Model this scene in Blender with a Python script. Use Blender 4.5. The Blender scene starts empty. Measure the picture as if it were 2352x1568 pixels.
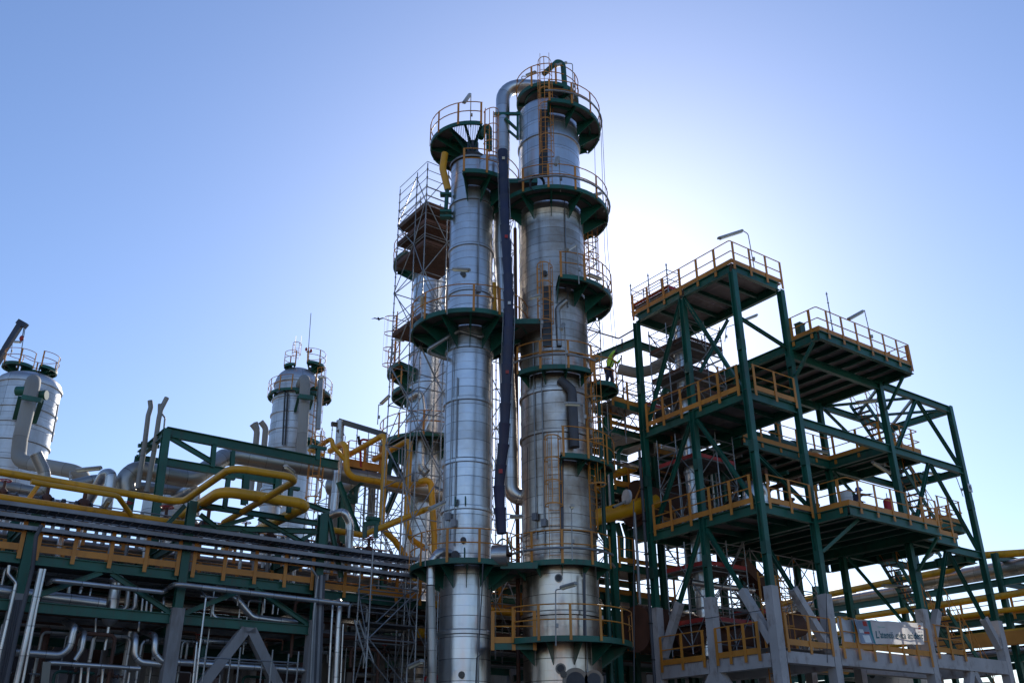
import bpy, math, random
from mathutils import Vector, Matrix
R = math.radians
rnd = random.Random(7)
S = bpy.context.scene
COL = S.collection
# ------------------------------------------------------------------ camera
FPX = 2122.0; PITCH = R(25.07); ROLL = R(-0.316)
CAM = Vector((0, 0, 1.6))
FW = Vector((0, math.cos(PITCH), math.sin(PITCH)))
_u0 = Vector((0, -math.sin(PITCH), math.cos(PITCH))); _x0 = Vector((1, 0, 0))
RT = math.cos(ROLL)*_x0 + math.sin(ROLL)*_u0
UPV = -math.sin(ROLL)*_x0 + math.cos(ROLL)*_u0
cd = bpy.data.cameras.new('camera'); cam = bpy.data.objects.new('camera', cd); COL.objects.link(cam)
cd.sensor_width = 36; cd.sensor_fit = 'HORIZONTAL'; cd.lens = FPX/2352*36; cd.clip_start = 0.1; cd.clip_end = 20000
m = Matrix.Identity(4)
for i in range(3):
    m[i][0] = RT[i]; m[i][1] = UPV[i]; m[i][2] = -FW[i]; m[i][3] = CAM[i]
cam.matrix_world = m
S.camera = cam
# ------------------------------------------------------------------ sky, sun, exposure
SUN_PX = (1397, 668)
_d = (FW + RT*(SUN_PX[0]-1176)/FPX - UPV*(SUN_PX[1]-784)/FPX).normalized()
SEL = math.asin(_d.z); SAZ = math.atan2(_d.x, _d.y)
W = bpy.data.worlds.new('World'); S.world = W; W.use_nodes = True
nt = W.node_tree; nt.nodes.clear()
sk = nt.nodes.new('ShaderNodeTexSky'); sk.sky_type = 'NISHITA'; sk.sun_disc = False
sk.sun_elevation = SEL; sk.sun_rotation = SAZ; sk.altitude = 0; sk.air_density = 1.2; sk.dust_density = 0.45; sk.ozone_density = 3.0
bg = nt.nodes.new('ShaderNodeBackground'); bg.inputs['Strength'].default_value = 0.106
wo = nt.nodes.new('ShaderNodeOutputWorld')
tint = nt.nodes.new('ShaderNodeMix'); tint.data_type = 'RGBA'; tint.blend_type = 'MULTIPLY'; tint.inputs[0].default_value = 1; tint.inputs[7].default_value = (.995, 1.065, 1.28, 1)
nt.links.new(sk.outputs[0], tint.inputs[6]); nt.links.new(tint.outputs[2], bg.inputs[0]); nt.links.new(bg.outputs[0], wo.inputs[0])
sl = bpy.data.lights.new('sun', 'SUN'); sl.energy = 3.2; sl.angle = R(0.5); sl.color = (1, .93, .82)
so = bpy.data.objects.new('sun', sl); COL.objects.link(so)
so.rotation_euler = (-_d).to_track_quat('-Z', 'Y').to_euler()
S.view_settings.view_transform = 'Standard'; S.view_settings.look = 'None'
S.view_settings.exposure = 0.25; S.view_settings.gamma = 1
S.render.engine = 'CYCLES'
S.cycles.max_bounces = 8
# ------------------------------------------------------------------ where a pixel of a crop of the photograph lies at a chosen real depth
CR = {'D': None, 'z1': (0, 1250, 2.091), 'z2': (0, 1950, 2.008), 'z3': (800, 1300, 2.091), 'z3b': (800, 1950, 2.008),
      'A': (1500, 200, 1.96), 'B': (1500, 900, 1.96), 'C': (1500, 1650, 1.451), 'z4': (2400, 850, 1.742), 'z5': (2400, 1700, 1.521),
      'z6': (3100, 1100, 1.96), 'z7': (3100, 1850, 1.78), 'z8': (2800, 1900, 2.613), 'y6': (200, 1800, 3.92), 'y7': (1100, 1650, 3.137),
      'y1': (2250, 1250, 3.92), 'y2': (3300, 1850, 5.2275), 'y5': (2350, 2000, 2.145),
      'M': (2350, 1600, 1.96), 'E': (3500, 2150, 2.698), 'F': (2900, 2150, 2.698), 'G': (1550, 550, 2.24), 'H': (1900, 1900, 1.887)}
KS = 0.57421875
YA = R(35.8)
U = Vector((math.cos(YA), math.sin(YA), 0)); V = Vector((-math.sin(YA), math.cos(YA), 0)); Z = Vector((0, 0, 1))
def D(c, x, y):
    if CR[c]: ox, oy, s = CR[c]; x = (ox+x/s)*KS; y = (oy+y/s)*KS
    return x, y
RAYC = lambda x, y: FW + RT*(x-1176)/FPX - UPV*(y-784)/FPX
R0 = Vector((-12.91, 33.0, 0)); N0 = Vector((9.97, 36.5, 0))
def Q(c, x, y, k=None, z=None, Y=None, a=None, b=None):
    """a crop pixel at real depth: k metres behind the rack face, height z, distance Y, or in a plane of the right-hand frame"""
    x, y = D(c, x, y); d = RAYC(x, y)
    if Y is not None: return CAM + d*(Y/d.y)
    if z is not None: return CAM + d*((z-CAM.z)/d.z)
    if k is not None: P, n = R0+V*k, V
    elif a is not None: P, n = N0+U*a, U
    else: P, n = N0+V*b, V
    return CAM + d*((P-CAM).dot(n)/d.dot(n))
def RK(s, k, z): p = R0+U*s+V*k; return Vector((p.x, p.y, z))
def NF(a, b, z): p = N0+U*a+V*b; return Vector((p.x, p.y, z))
# ------------------------------------------------------------------ materials
MT = {}
def nodes(name):
    m = bpy.data.materials.new(name); m.use_nodes = True; t = m.node_tree; MT[name] = m
    return m, t, t.nodes['Principled BSDF']
def nd(t, ty, **k):
    n = t.nodes.new(ty)
    for a, b in k.items():
        if a in n.inputs: n.inputs[a].default_value = b
        else: setattr(n, a, b)
    return n
def ramp(t, fac, stops):
    r = t.nodes.new('ShaderNodeValToRGB'); e = r.color_ramp.elements
    while len(e) < len(stops): e.new(.5)
    for i, (p, c) in enumerate(stops): e[i].position = p; e[i].color = (*c, 1) if len(c) == 3 else c
    t.links.new(fac, r.inputs[0]); return r.outputs[0]
def mixc(t, fac, a, b, mode='MIX'):
    n = t.nodes.new('ShaderNodeMix'); n.data_type = 'RGBA'; n.blend_type = mode
    for s, v_ in ((0, fac), (6, a), (7, b)):
        if isinstance(v_, (int, float)): n.inputs[s].default_value = v_
        elif isinstance(v_, tuple): n.inputs[s].default_value = (*v_, 1)
        else: t.links.new(v_, n.inputs[s])
    return n.outputs[2]
def paint(name, col, rough=.45, metal=0, dirt=(.12, .08, .05), amt=.5, scale=1.5, var=.25, bump=0.0, stretch=.25, hi=.78):
    m, t, b = nodes(name)
    tc = nd(t, 'ShaderNodeNewGeometry')
    mp = nd(t, 'ShaderNodeMapping'); mp.inputs['Scale'].default_value = (1, 1, stretch); t.links.new(tc.outputs['Position'], mp.inputs[0])
    n1 = nd(t, 'ShaderNodeTexNoise', Scale=scale*2, Detail=6.0, Roughness=.65); t.links.new(mp.outputs[0], n1.inputs[0])
    n2 = nd(t, 'ShaderNodeTexNoise', Scale=.7, Detail=2.0); t.links.new(tc.outputs['Position'], n2.inputs[0])
    dk = tuple(c*(1-var) for c in col); lt = tuple(min(1, c*(1+var)) for c in col)
    c = ramp(t, n2.outputs[0], [(.35, dk), (.65, lt)])
    f = ramp(t, n1.outputs[0], [(.52, (0, 0, 0)), (hi, (amt,)*3)])
    c = mixc(t, f, c, dirt); t.links.new(c, b.inputs['Base Color'])
    b.inputs['Roughness'].default_value = rough; b.inputs['Metallic'].default_value = metal
    if bump:
        bp = nd(t, 'ShaderNodeBump', Strength=bump, Distance=.02); t.links.new(n1.outputs[0], bp.inputs['Height']); t.links.new(bp.outputs[0], b.inputs['Normal'])
    return m
def clad(name, col, rough=.36, metal=.9, bw=3.1, rh=.8, dirt=.4, panel=.13, warm=(.22, .16, .11), seam=.011, lo=.48):
    """sheet-metal cladding: UV in metres (around, along); seams, per-sheet tint, oil-canning, streaks"""
    m, t, b = nodes(name)
    uv = nd(t, 'ShaderNodeUVMap'); g = nd(t, 'ShaderNodeNewGeometry')
    br = nd(t, 'ShaderNodeTexBrick'); br.offset = 0; br.squash = 1
    br.inputs['Scale'].default_value = 1; br.inputs['Mortar Size'].default_value = seam; br.inputs['Mortar Smooth'].default_value = .15
    br.inputs['Brick Width'].default_value = bw; br.inputs['Row Height'].default_value = rh
    br.inputs['Color1'].default_value = (*[c*(1-panel) for c in col], 1); br.inputs['Color2'].default_value = (*[min(1, c*(1+panel)) for c in col], 1)
    br.inputs['Mortar'].default_value = (*[c*.2 for c in col], 1)
    t.links.new(uv.outputs[0], br.inputs[0])
    mp = nd(t, 'ShaderNodeMapping'); mp.inputs['Scale'].default_value = (2.2, .16, 1); t.links.new(uv.outputs[0], mp.inputs[0])
    st = nd(t, 'ShaderNodeTexNoise', Scale=1.0, Detail=7.0, Roughness=.7); t.links.new(mp.outputs[0], st.inputs[0])
    bl = nd(t, 'ShaderNodeTexNoise', Scale=.45, Detail=5.0, Roughness=.6); t.links.new(g.outputs['Position'], bl.inputs[0])
    f1 = ramp(t, st.outputs[0], [(.50, (0, 0, 0)), (.76, (dirt,)*3)])
    f2 = ramp(t, bl.outputs[0], [(lo, (0, 0, 0)), (lo+.24, (dirt*.95,)*3)])
    c = mixc(t, f1, br.outputs[0], tuple(c*.5 for c in col)); c = mixc(t, f2, c, warm)
    t.links.new(c, b.inputs['Base Color'])
    rr = mixc(t, f2, (rough,)*3, (min(1, rough+.25),)*3); rr = mixc(t, f1, rr, (min(1, rough+.18),)*3); t.links.new(rr, b.inputs['Roughness'])
    b.inputs['Metallic'].default_value = metal
    oc = nd(t, 'ShaderNodeTexNoise', Scale=1.1, Detail=3.0); t.links.new(uv.outputs[0], oc.inputs[0])
    fine = nd(t, 'ShaderNodeTexNoise', Scale=9.0, Detail=4.0); t.links.new(uv.outputs[0], fine.inputs[0])
    hs = nd(t, 'ShaderNodeMath', operation='MULTIPLY_ADD'); t.links.new(fine.outputs[0], hs.inputs[0]); hs.inputs[1].default_value = .08; t.links.new(oc.outputs[0], hs.inputs[2])
    b1 = nd(t, 'ShaderNodeBump', Strength=.35, Distance=.05); t.links.new(hs.outputs[0], b1.inputs['Height'])
    b2 = nd(t, 'ShaderNodeBump', Strength=.5, Distance=.012); b2.invert = True
    t.links.new(br.outputs['Fac'], b2.inputs['Height']); t.links.new(b1.outputs[0], b2.inputs['Normal']); t.links.new(b2.outputs[0], b.inputs['Normal'])
    return m
clad('aluminium', (.66, .665, .67), .30)
clad('aluminium_old', (.60, .585, .56), .30, dirt=.7, panel=.2, warm=(.27, .18, .11), lo=.40)  # aged sheet; the stronger blotches and warmer base carry a painted warm reflection
clad('stainless_reflect_tint', (.62, .535, .455), .29, metal=1.0, dirt=.7, panel=.16, warm=(.20, .13, .08), lo=.42)  # stainless sheet; its brown base and blotches also paint in a reflection of surroundings
clad('aluminium_far', (.55, .56, .58), .45, bw=2.0, rh=.95)
clad('pipe_clad', (.60, .59, .58), .3, bw=50, rh=.9, dirt=.45, seam=.008)
clad('pipe_clad_dull', (.40, .385, .36), .42, bw=50, rh=.8, dirt=.5, seam=.008)
clad('grey_wrap', (.30, .29, .27), .7, metal=0.0, bw=60, rh=2.5, dirt=.3)
paint('green_paint', (.008, .098, .065), .42, dirt=(.045, .055, .035), amt=.7, var=.22, hi=.7, scale=2)
paint('green_dark', (.006, .075, .052), .5, dirt=(.03, .03, .02), amt=.5)
paint('orange_paint', (.55, .215, .03), .5, dirt=(.28, .10, .02), amt=.5, var=.15)
paint('yellow_paint', (.68, .325, .010), .40, dirt=(.25, .11, .02), amt=.65, var=.16, scale=2.2)
paint('galvanised', (.27, .275, .28), .42, metal=.55, dirt=(.16, .13, .11), amt=.6, scale=3)
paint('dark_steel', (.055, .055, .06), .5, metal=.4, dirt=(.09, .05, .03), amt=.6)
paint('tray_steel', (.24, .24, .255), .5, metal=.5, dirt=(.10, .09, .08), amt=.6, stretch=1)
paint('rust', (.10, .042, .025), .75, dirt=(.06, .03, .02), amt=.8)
paint('red_paint', (.38, .02, .018), .5)
paint('plank', (.12, .062, .04), .8, dirt=(.05, .03, .02), amt=.7)
paint('deck_plate', (.13, .112, .105), .6, metal=.2, dirt=(.09, .06, .04), amt=.7, scale=1.2, stretch=1)
paint('deck_light', (.25, .21, .2), .6, metal=.1, dirt=(.12, .08, .05), amt=.7, scale=1.2, stretch=1)
paint('concrete', (.45, .42, .405), .85, dirt=(.15, .09, .06), amt=.75, scale=1.1, var=.1, bump=.6, stretch=.6, hi=.72)
paint('old_concrete', (.28, .27, .265), .85, dirt=(.12, .09, .07), amt=.8, scale=1, var=.1, bump=.4)
paint('lamp_body', (.36, .35, .33), .45, dirt=(.15, .11, .08), amt=.6, scale=4)
paint('lamp_lens', (.72, .64, .44), .3, dirt=(.3, .2, .1), amt=.4, scale=4)
paint('navy', (.008, .012, .052), .42, dirt=(.02, .025, .07), amt=.5, scale=1, bump=.3)
paint('black_rubber', (.012, .012, .013), .6)
paint('white_paint', (.7, .7, .68), .5, dirt=(.3, .25, .2), amt=.4, scale=4)
paint('boom_blue', (.03, .035, .06), .45)
paint('bundle_grey', (.07, .07, .08), .6, dirt=(.12, .11, .1), amt=.5)
paint('skin', (.42, .22, .15), .6); paint('hivis', (.45, .75, .08), .6, amt=.2); paint('cloth_navy', (.02, .03, .06), .8)
paint('helmet_blue', (.03, .12, .55), .35, amt=.1); paint('cloth_red', (.45, .04, .03), .8); paint('tarp', (.62, .62, .64), .6, dirt=(.4, .4, .42), amt=.5)
paint('teal', (.01, .22, .24), .6, amt=.1); paint('logo_orange', (.85, .22, .02), .6, amt=0.0); paint('logo_red', (.6, .03, .02), .6, amt=0.0); paint('ink_dark', (.03, .03, .08), .6, amt=0.0)
paint('ink_teal', (.004, .11, .14), .6, amt=0.0); paint('faded_green', (.28, .5, .42), .6, amt=0.0); paint('photo_grey', (.22, .26, .33), .6, dirt=(.5, .5, .5), amt=.6, scale=2.5, stretch=1)
paint('gravel', (.24, .21, .175), .95, dirt=(.22, .19, .15), amt=.8, scale=.4, var=.2, bump=.2, stretch=1)
paint('brick_beige', (.50, .38, .27), .85, dirt=(.3, .2, .13), amt=.5, scale=.4)
paint('asphalt', (.055, .053, .05), .9, dirt=(.09, .08, .07), amt=.7, scale=.5, stretch=1)
def _banner():
    m, t, b = nodes('banner_cloth'); b.inputs['Base Color'].default_value = (.86, .85, .86, 1); b.inputs['Roughness'].default_value = .5
    tr = nd(t, 'ShaderNodeBsdfTranslucent'); tr.inputs[0].default_value = (.9, .88, .84, 1)
    mx = nd(t, 'ShaderNodeMixShader'); mx.inputs[0].default_value = .5; o = t.nodes['Material Output']
    t.links.new(b.outputs[0], mx.inputs[1]); t.links.new(tr.outputs[0], mx.inputs[2]); t.links.new(mx.outputs[0], o.inputs[0])
_banner()
# ------------------------------------------------------------------ mesh builder
def perp(d, up=Z):
    d = d.normalized()
    if abs(d.dot(up)) > .98: up = Vector((0, 1, 0)) if abs(d.y) < .9 else Vector((1, 0, 0))
    s = d.cross(up).normalized(); return s, s.cross(d).normalized()
def fillet(pts, rad, n=5):
    if rad <= 0 or len(pts) < 3: return list(pts)
    out = [pts[0]]
    for i in range(1, len(pts)-1):
        a, p, b = pts[i-1], pts[i], pts[i+1]
        d1 = a-p; d2 = b-p; l1 = d1.length; l2 = d2.length; d1.normalize(); d2.normalize()
        ang = d1.angle(d2)
        if ang > R(172): out.append(p); continue
        t = min(rad/math.tan(ang/2), l1*.48, l2*.48)
        p1 = p+d1*t; p2 = p+d2*t
        rr = t*math.tan(ang/2); c = p+(d1+d2).normalized()*(rr/math.sin(ang/2))
        v1 = p1-c; v2 = p2-c; tot = v1.angle(v2); m_ = max(2, int(n*tot/1.3)+1)
        ax = v1.cross(v2).normalized()
        for j in range(m_+1): out.append(c+Matrix.Rotation(tot*j/m_, 3, ax) @ v1)
    out.append(pts[-1]); return out
class MB:
    def __init__(s): s.v = []; s.f = []; s.uv = []; s.sm = []
    def face(s, idx, uv=None, sm=False): s.f.append(idx); s.uv.append(uv or [(0, 0)]*len(idx)); s.sm.append(sm)
    def prism(s, prof, p0, p1, up=Z, ax=None):
        """extrude a 2-D profile (side, up) from p0 to p1"""
        a, b = ax or perp(p1-p0, up); n = len(prof); o = len(s.v)
        for p in (p0, p1):
            for (x, y) in prof: s.v.append(p+a*x+b*y)
        for i in range(n): j = (i+1) % n; s.face((o+i, o+j, o+n+j, o+n+i))
        s.face(tuple(o+i for i in reversed(range(n)))); s.face(tuple(o+n+i for i in range(n)))
        return s
    def bar(s, p0, p1, w, h, up=Z, ax=None): return s.prism([(-w/2, -h/2), (w/2, -h/2), (w/2, h/2), (-w/2, h/2)], p0, p1, up, ax)
    def ibeam(s, p0, p1, w, h, up=Z, tf=None, tw=None, ax=None):
        tf = tf or h*.09; tw = tw or w*.1; W_, H_ = w/2, h/2
        return s.prism([(-W_, -H_), (W_, -H_), (W_, -H_+tf), (tw/2, -H_+tf), (tw/2, H_-tf), (W_, H_-tf), (W_, H_), (-W_, H_), (-W_, H_-tf), (-tw/2, H_-tf), (-tw/2, -H_+tf), (-W_, -H_+tf)], p0, p1, up, ax)
    def box(s, c, x, y, z, ax=(Vector((1, 0, 0)), Vector((0, 1, 0)))):
        return s.bar(c-Z*z/2, c+Z*z/2, x, y, ax=(ax[0], ax[1]))
    def tube(s, pts, r, n=12, bend=0, caps=True, flat=0):
        pts = fillet(pts, bend) if bend else list(pts)
        o = len(s.v); L = 0; Ls = []; rs = r if isinstance(r, list) else [r]*len(pts)
        pa = None
        for i, p in enumerate(pts):
            d = (pts[min(i+1, len(pts)-1)]-pts[max(i-1, 0)]).normalized()
            if pa is None: a, b = perp(d)
            else: a = (pa-d*pa.dot(d)).normalized(); b = a.cross(d)
            pa = a
            if i: L += (p-pts[i-1]).length
            Ls.append(L)
            for j in range(n): t = 2*math.pi*j/n; s.v.append(p+(a*math.cos(t)+b*math.sin(t))*rs[i])
        for i in range(len(pts)-1):
            for j in range(n):
                k = (j+1) % n; u0 = 2*math.pi*rs[i]*j/n; u1 = 2*math.pi*rs[i]*(j+1)/n
                s.face((o+i*n+j, o+(i+1)*n+j, o+(i+1)*n+k, o+i*n+k), [(u0, Ls[i]), (u0, Ls[i+1]), (u1, Ls[i+1]), (u1, Ls[i])], True)
        if caps: s.face(tuple(o+j for j in range(n)), sm=False); s.face(tuple(o+(len(pts)-1)*n+j for j in reversed(range(n))))
        return s
    def lathe(s, c, prof, n=64, cap=True):
        """profile of (z, r) about a vertical axis through c; sharp steps stay sharp"""
        o = len(s.v); Rm = max(r for z, r in prof); m_ = len(prof)
        for (z, r) in prof:
            for j in range(n): t = 2*math.pi*j/n; s.v.append(Vector((c[0]+r*math.cos(t), c[1]+r*math.sin(t), z)))
        for i in range(m_-1):
            for j in range(n):
                k = (j+1) % n; u0 = 2*math.pi*Rm*j/n; u1 = 2*math.pi*Rm*(j+1)/n; za, zb = prof[i][0], prof[i+1][0]
                s.face((o+i*n+j, o+i*n+k, o+(i+1)*n+k, o+(i+1)*n+j), [(u0, za), (u1, za), (u1, zb), (u0, zb)], True)
        if cap: s.face(tuple(o+j for j in reversed(range(n)))); s.face(tuple(o+(m_-1)*n+j for j in range(n)))
        return s
    def arc(s, c, r0, r1, z0, z1, a0, a1, n=None):
        """solid ring sector, angles in degrees"""
        n = n or max(3, int(abs(a1-a0)/7)); o = len(s.v); full = abs(a1-a0) >= 359.9
        for i in range(n+1):
            t = R(a0+(a1-a0)*i/n); cs, sn = math.cos(t), math.sin(t)
            for (r, z) in ((r0, z0), (r1, z0), (r1, z1), (r0, z1)): s.v.append(Vector((c[0]+r*cs, c[1]+r*sn, z)))
        for i in range(n):
            for j in range(4): k = (j+1) % 4; s.face((o+i*4+j, o+(i+1)*4+j, o+(i+1)*4+k, o+i*4+k))
        if not full: s.face((o, o+1, o+2, o+3)); e = o+n*4; s.face((e+3, e+2, e+1, e))
        return s
    def ball(s, c, rx, ry, rz, n=12, m_=8):
        o = len(s.v)
        for i in range(m_+1):
            ph = math.pi*i/m_
            for j in range(n): t = 2*math.pi*j/n; s.v.append(Vector((c[0]+rx*math.sin(ph)*math.cos(t), c[1]+ry*math.sin(ph)*math.sin(t), c[2]+rz*math.cos(ph))))
        for i in range(m_):
            for j in range(n): k = (j+1) % n; s.face((o+i*n+j, o+i*n+k, o+(i+1)*n+k, o+(i+1)*n+j), None, True)
        return s
    def build(s, name, mat, parent=None, label=None):
        me = bpy.data.meshes.new(name); base = Vector((0, 0, 0))
        if parent is not None:
            p = parent
            while p: base = base+p.location; p = p.parent
        else:
            xs = [p.x for p in s.v]; ys = [p.y for p in s.v]; zs = [p.z for p in s.v]
            base = Vector(((min(xs)+max(xs))/2, (min(ys)+max(ys))/2, min(zs)))
        me.from_pydata([tuple(p-base) for p in s.v], [], s.f)
        ul = me.uv_layers.new(name='UVMap'); i = 0
        flat = [c for q in s.uv for p in q for c in p]; ul.data.foreach_set('uv', flat)
        me.polygons.foreach_set('use_smooth', s.sm)
        me.materials.append(MT[mat]); me.validate(); me.update()
        try: me.set_sharp_from_angle(angle=R(38))
        except Exception: pass
        o = bpy.data.objects.new(name, me); COL.objects.link(o)
        if parent is not None: o.parent = parent
        else: o.location = base
        if label: o['label'] = label
        return o
def tag(o, label, cat, group=None, kind=None):
    if label: o['label'] = label
    if cat: o['category'] = cat
    if group: o['group'] = group
    if kind: o['kind'] = kind
    return o
def thing(name, loc, label, cat, group=None):
    o = bpy.data.objects.new(name, None); COL.objects.link(o); o.location = loc; o.empty_display_size = .3
    return tag(o, label, cat, group)
def struct(name, mb, mat): return tag(mb.build(name, mat), None, None, kind='structure')
def copy_tree(o, parent=None):
    c = o.copy(); COL.objects.link(c); c.parent = parent
    for ch in list(o.children): copy_tree(ch, c)
    return c
# ------------------------------------------------------------------ shared parts
def railing(root, pts, zr=1.15, sp=1.1, toe=True, posts=True, mat='orange_paint', ends=True, side=1, gap=(), rr=.025, drop=.28, pw=.135):
    """guard rail along a polyline at floor level: top and mid rail, toe board and flat-bar posts that run down the fascia"""
    m_ = MB(); top = [p+Z*zr for p in pts]
    m_.tube(top, rr, 8, bend=.1); m_.tube([p+Z*(zr*.52) for p in pts], rr*1.05, 6)
    rl = m_.build('railing', mat, root)
    if toe:
        t = MB()
        for a, b in zip(pts[:-1], pts[1:]): t.bar(a+Z*.1, b+Z*.1, .012, .22)
        t.build('toe_board', mat, rl)
    if posts:
        L = [0]
        for a, b in zip(pts[:-1], pts[1:]): L.append(L[-1]+(b-a).length)
        n = max(1, round(L[-1]/sp))
        for i in range(n+1):
            d = L[-1]*i/n; d = min(max(d, .06), L[-1]-.06)
            for j in range(len(pts)-1):
                if L[j+1] >= d-1e-6: break
            a, b = pts[j], pts[j+1]; dr = (b-a).normalized(); p = a+dr*(d-L[j])
            sd = dr.cross(Z).normalized()*.026*side
            MB().bar(p+sd-Z*drop, p+sd+Z*zr, pw, .024, ax=(dr, sd.normalized())).build('post', mat, rl)
    return rl
def arcpts(c, r, z, a0, a1, step=9):
    n = max(2, int(abs(a1-a0)/step)); return [Vector((c[0]+r*math.cos(R(a0+(a1-a0)*i/n)), c[1]+r*math.sin(R(a0+(a1-a0)*i/n)), z)) for i in range(n+1)]
def platform(root, c, r0, r1, z, a0, a1, rail=True, grate=False, brk=28, bd=.95, rz=1.15, railarc=None, galv=False):
    """annular walkway on a column: deck, green fascia, sloping brackets, guard rail"""
    dk = MB()
    if grate:
        x = -r1+.03
        while x < r1:
            y0 = -math.sqrt(max(0, r1*r1-x*x)); N_ = 14
            ys = [y0+(-2*y0)*i/N_ for i in range(N_+1)]
            for ya, yb in zip(ys[:-1], ys[1:]):
                ym = (ya+yb)/2; rr = math.hypot(x, ym); an = math.degrees(math.atan2(ym, x)) % 360
                if rr > r0+.02 and rr < r1 and ((an-a0) % 360) <= (a1-a0): dk.bar(Vector((c[0]+x, c[1]+ya, z)), Vector((c[0]+x, c[1]+yb, z)), .022, .035)
            x += .085
    else: dk.arc(c, r0, r1-.01, z-.02, z, a0, a1)
    pl = dk.build('platform', 'deck_plate', root)
    MB().arc(c, r1-.008, r1+.008, z-.2, z+.01, a0, a1).arc(c, r1-.075, r1-.009, z-.2, z-.188, a0, a1).build('fascia', 'green_paint', pl)
    if not grate: MB().arc(c, (r0+r1)/2-.05, (r0+r1)/2+.05, z-.12, z-.022, a0, a1).build('ring_stiffener', 'green_dark', pl)
    n = max(1, round((a1-a0)/brk))
    for i in range(n+1):
        if a1-a0 > 359 and i == n: break
        a = R(a0+(a1-a0)*i/n); dr = Vector((math.cos(a), math.sin(a), 0)); o = Vector((c[0], c[1], 0))
        b = MB().ibeam(o+dr*(r0-.02)+Z*(z-.11), o+dr*(r1-.08)+Z*(z-.11), .1, .16)
        tn = dr.cross(Z)*.012; q0 = o+dr*(r0-.02)+Z*(z-.195); q1 = o+dr*(r1-.15)+Z*(z-.195); q2 = o+dr*(r0-.02)+Z*(z-.2-bd*.62*(r1-r0)); k = len(b.v)
        for s_ in (-1, 1): b.v += [q0+tn*s_, q1+tn*s_, q2+tn*s_]
        b.face((k, k+1, k+2)); b.face((k+5, k+4, k+3))
        for i_ in range(3): b.face((k+i_, k+3+i_, k+3+(i_+1) % 3, k+(i_+1) % 3))
        b.build('bracket', 'green_paint', pl)
    if rail:
        ra = railarc or (a0, a1)
        railing(root, arcpts(c, r1+.012, z, ra[0], ra[1]), zr=rz, sp=1.25, toe=False, drop=.16, pw=.1)
        if galv: MB().tube(arcpts(c, r1+.09, z+.42, ra[0]-3, ra[1]+3), .05, 8).build('cable_conduit', 'galvanised', pl)
    return pl
def ladder(root, p0, h, out, cage=True, w=.46, mat='orange_paint', top=1.1, z_c=2.3):
    """vertical ladder from p0 up h metres; out = unit vector away from the wall"""
    sd = out.cross(Z).normalized(); m_ = MB()
    for s in (-1, 1): m_.bar(p0+sd*(s*w/2), p0+sd*(s*w/2)+Z*(h+top), .02, .06, ax=(sd, out))
    z = .15
    while z < h+.1: m_.tube([p0+sd*(-w/2)+Z*z, p0+sd*(w/2)+Z*z], .012, 6); z += .3
    ld = m_.build('ladder', mat, root)
    if cage:
        c = MB(); z = z_c; Rr = .36
        while z < h+top:
            pts = [p0+Z*z+sd*(Rr*math.cos(t))+out*(.08+Rr*1.0*math.sin(t)+.22*(math.sin(t) > 0)*math.sin(t)) for t in [math.pi*i/10 for i in range(11)]]
            pts = [p0+Z*z+sd*(w/2)]+pts+[p0+Z*z-sd*(w/2)]
            for a, b in zip(pts[:-1], pts[1:]): c.bar(a, b, .008, .055)
            z += .95
        for t in (.25, .5, .75, .05, .95):
            tt = math.pi*t; q = p0+sd*(Rr*math.cos(tt))+out*(.08+Rr*math.sin(tt)+.22*math.sin(tt)); c.bar(q+Z*z_c, q+Z*(z-.95), .035, .008, ax=(sd, out))
        c.build('safety_cage', mat, ld)
    return ld
def lamp(loc, h, arm, label, ln=1.2, reach=.35, tilt=0, rise=.0, cat='lamp', group='tube lamps on the platforms'):
    """tube light on a bent conduit pole: loc = foot, arm = direction the lamp body points"""
    arm = arm.normalized(); r = thing('lamp_post', loc, label, cat, group)
    pts = [loc, loc+Z*h, loc+Z*(h+.16+rise)+arm*reach]
    MB().tube(pts, .026, 8, bend=.16).build('pole', 'lamp_body', r)
    a = pts[-1]+arm*(-.05)-Z*.05; b = a+arm*ln*math.cos(tilt)-Z*ln*math.sin(tilt); s, up = perp(b-a)
    MB().prism([(-.07, .0), (.07, .0), (.1, .045), (.05, .11), (-.05, .11), (-.1, .045)], a, b, ax=(s, up)).build('lamp_housing', 'lamp_body', r)
    MB().prism([(-.06, -.003), (.06, -.003), (.045, -.05), (-.045, -.05)][::-1], a+(b-a)*.04, b-(b-a)*.04, ax=(s, up)).build('lens', 'lamp_lens', r)
    MB().box(loc+Z*(h*.3)+s*.07, .12, .09, .16).build('junction_box', 'lamp_body', r)
    return r
def pipe(pts, r, label, mat='pipe_clad', bend=None, name='pipe', cat='pipe', group=None, n=14, rings=0):
    bend = r*3 if bend is None else bend
    o = MB().tube(pts, r, n, bend=bend).build(name, mat)
    return tag(o, label, cat, group)
def upright(p, z0, z1, name='upright', root=None, r=.029):
    m_ = MB().tube([Vector((p.x, p.y, z0)), Vector((p.x, p.y, z1))], r, 7); z = z0+.25
    while z < z1: m_.arc((p.x, p.y), .02, .055, z-.012, z+.012, 0, 360, 6); z += .5
    return m_.build(name, 'galvanised', root)
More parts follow.
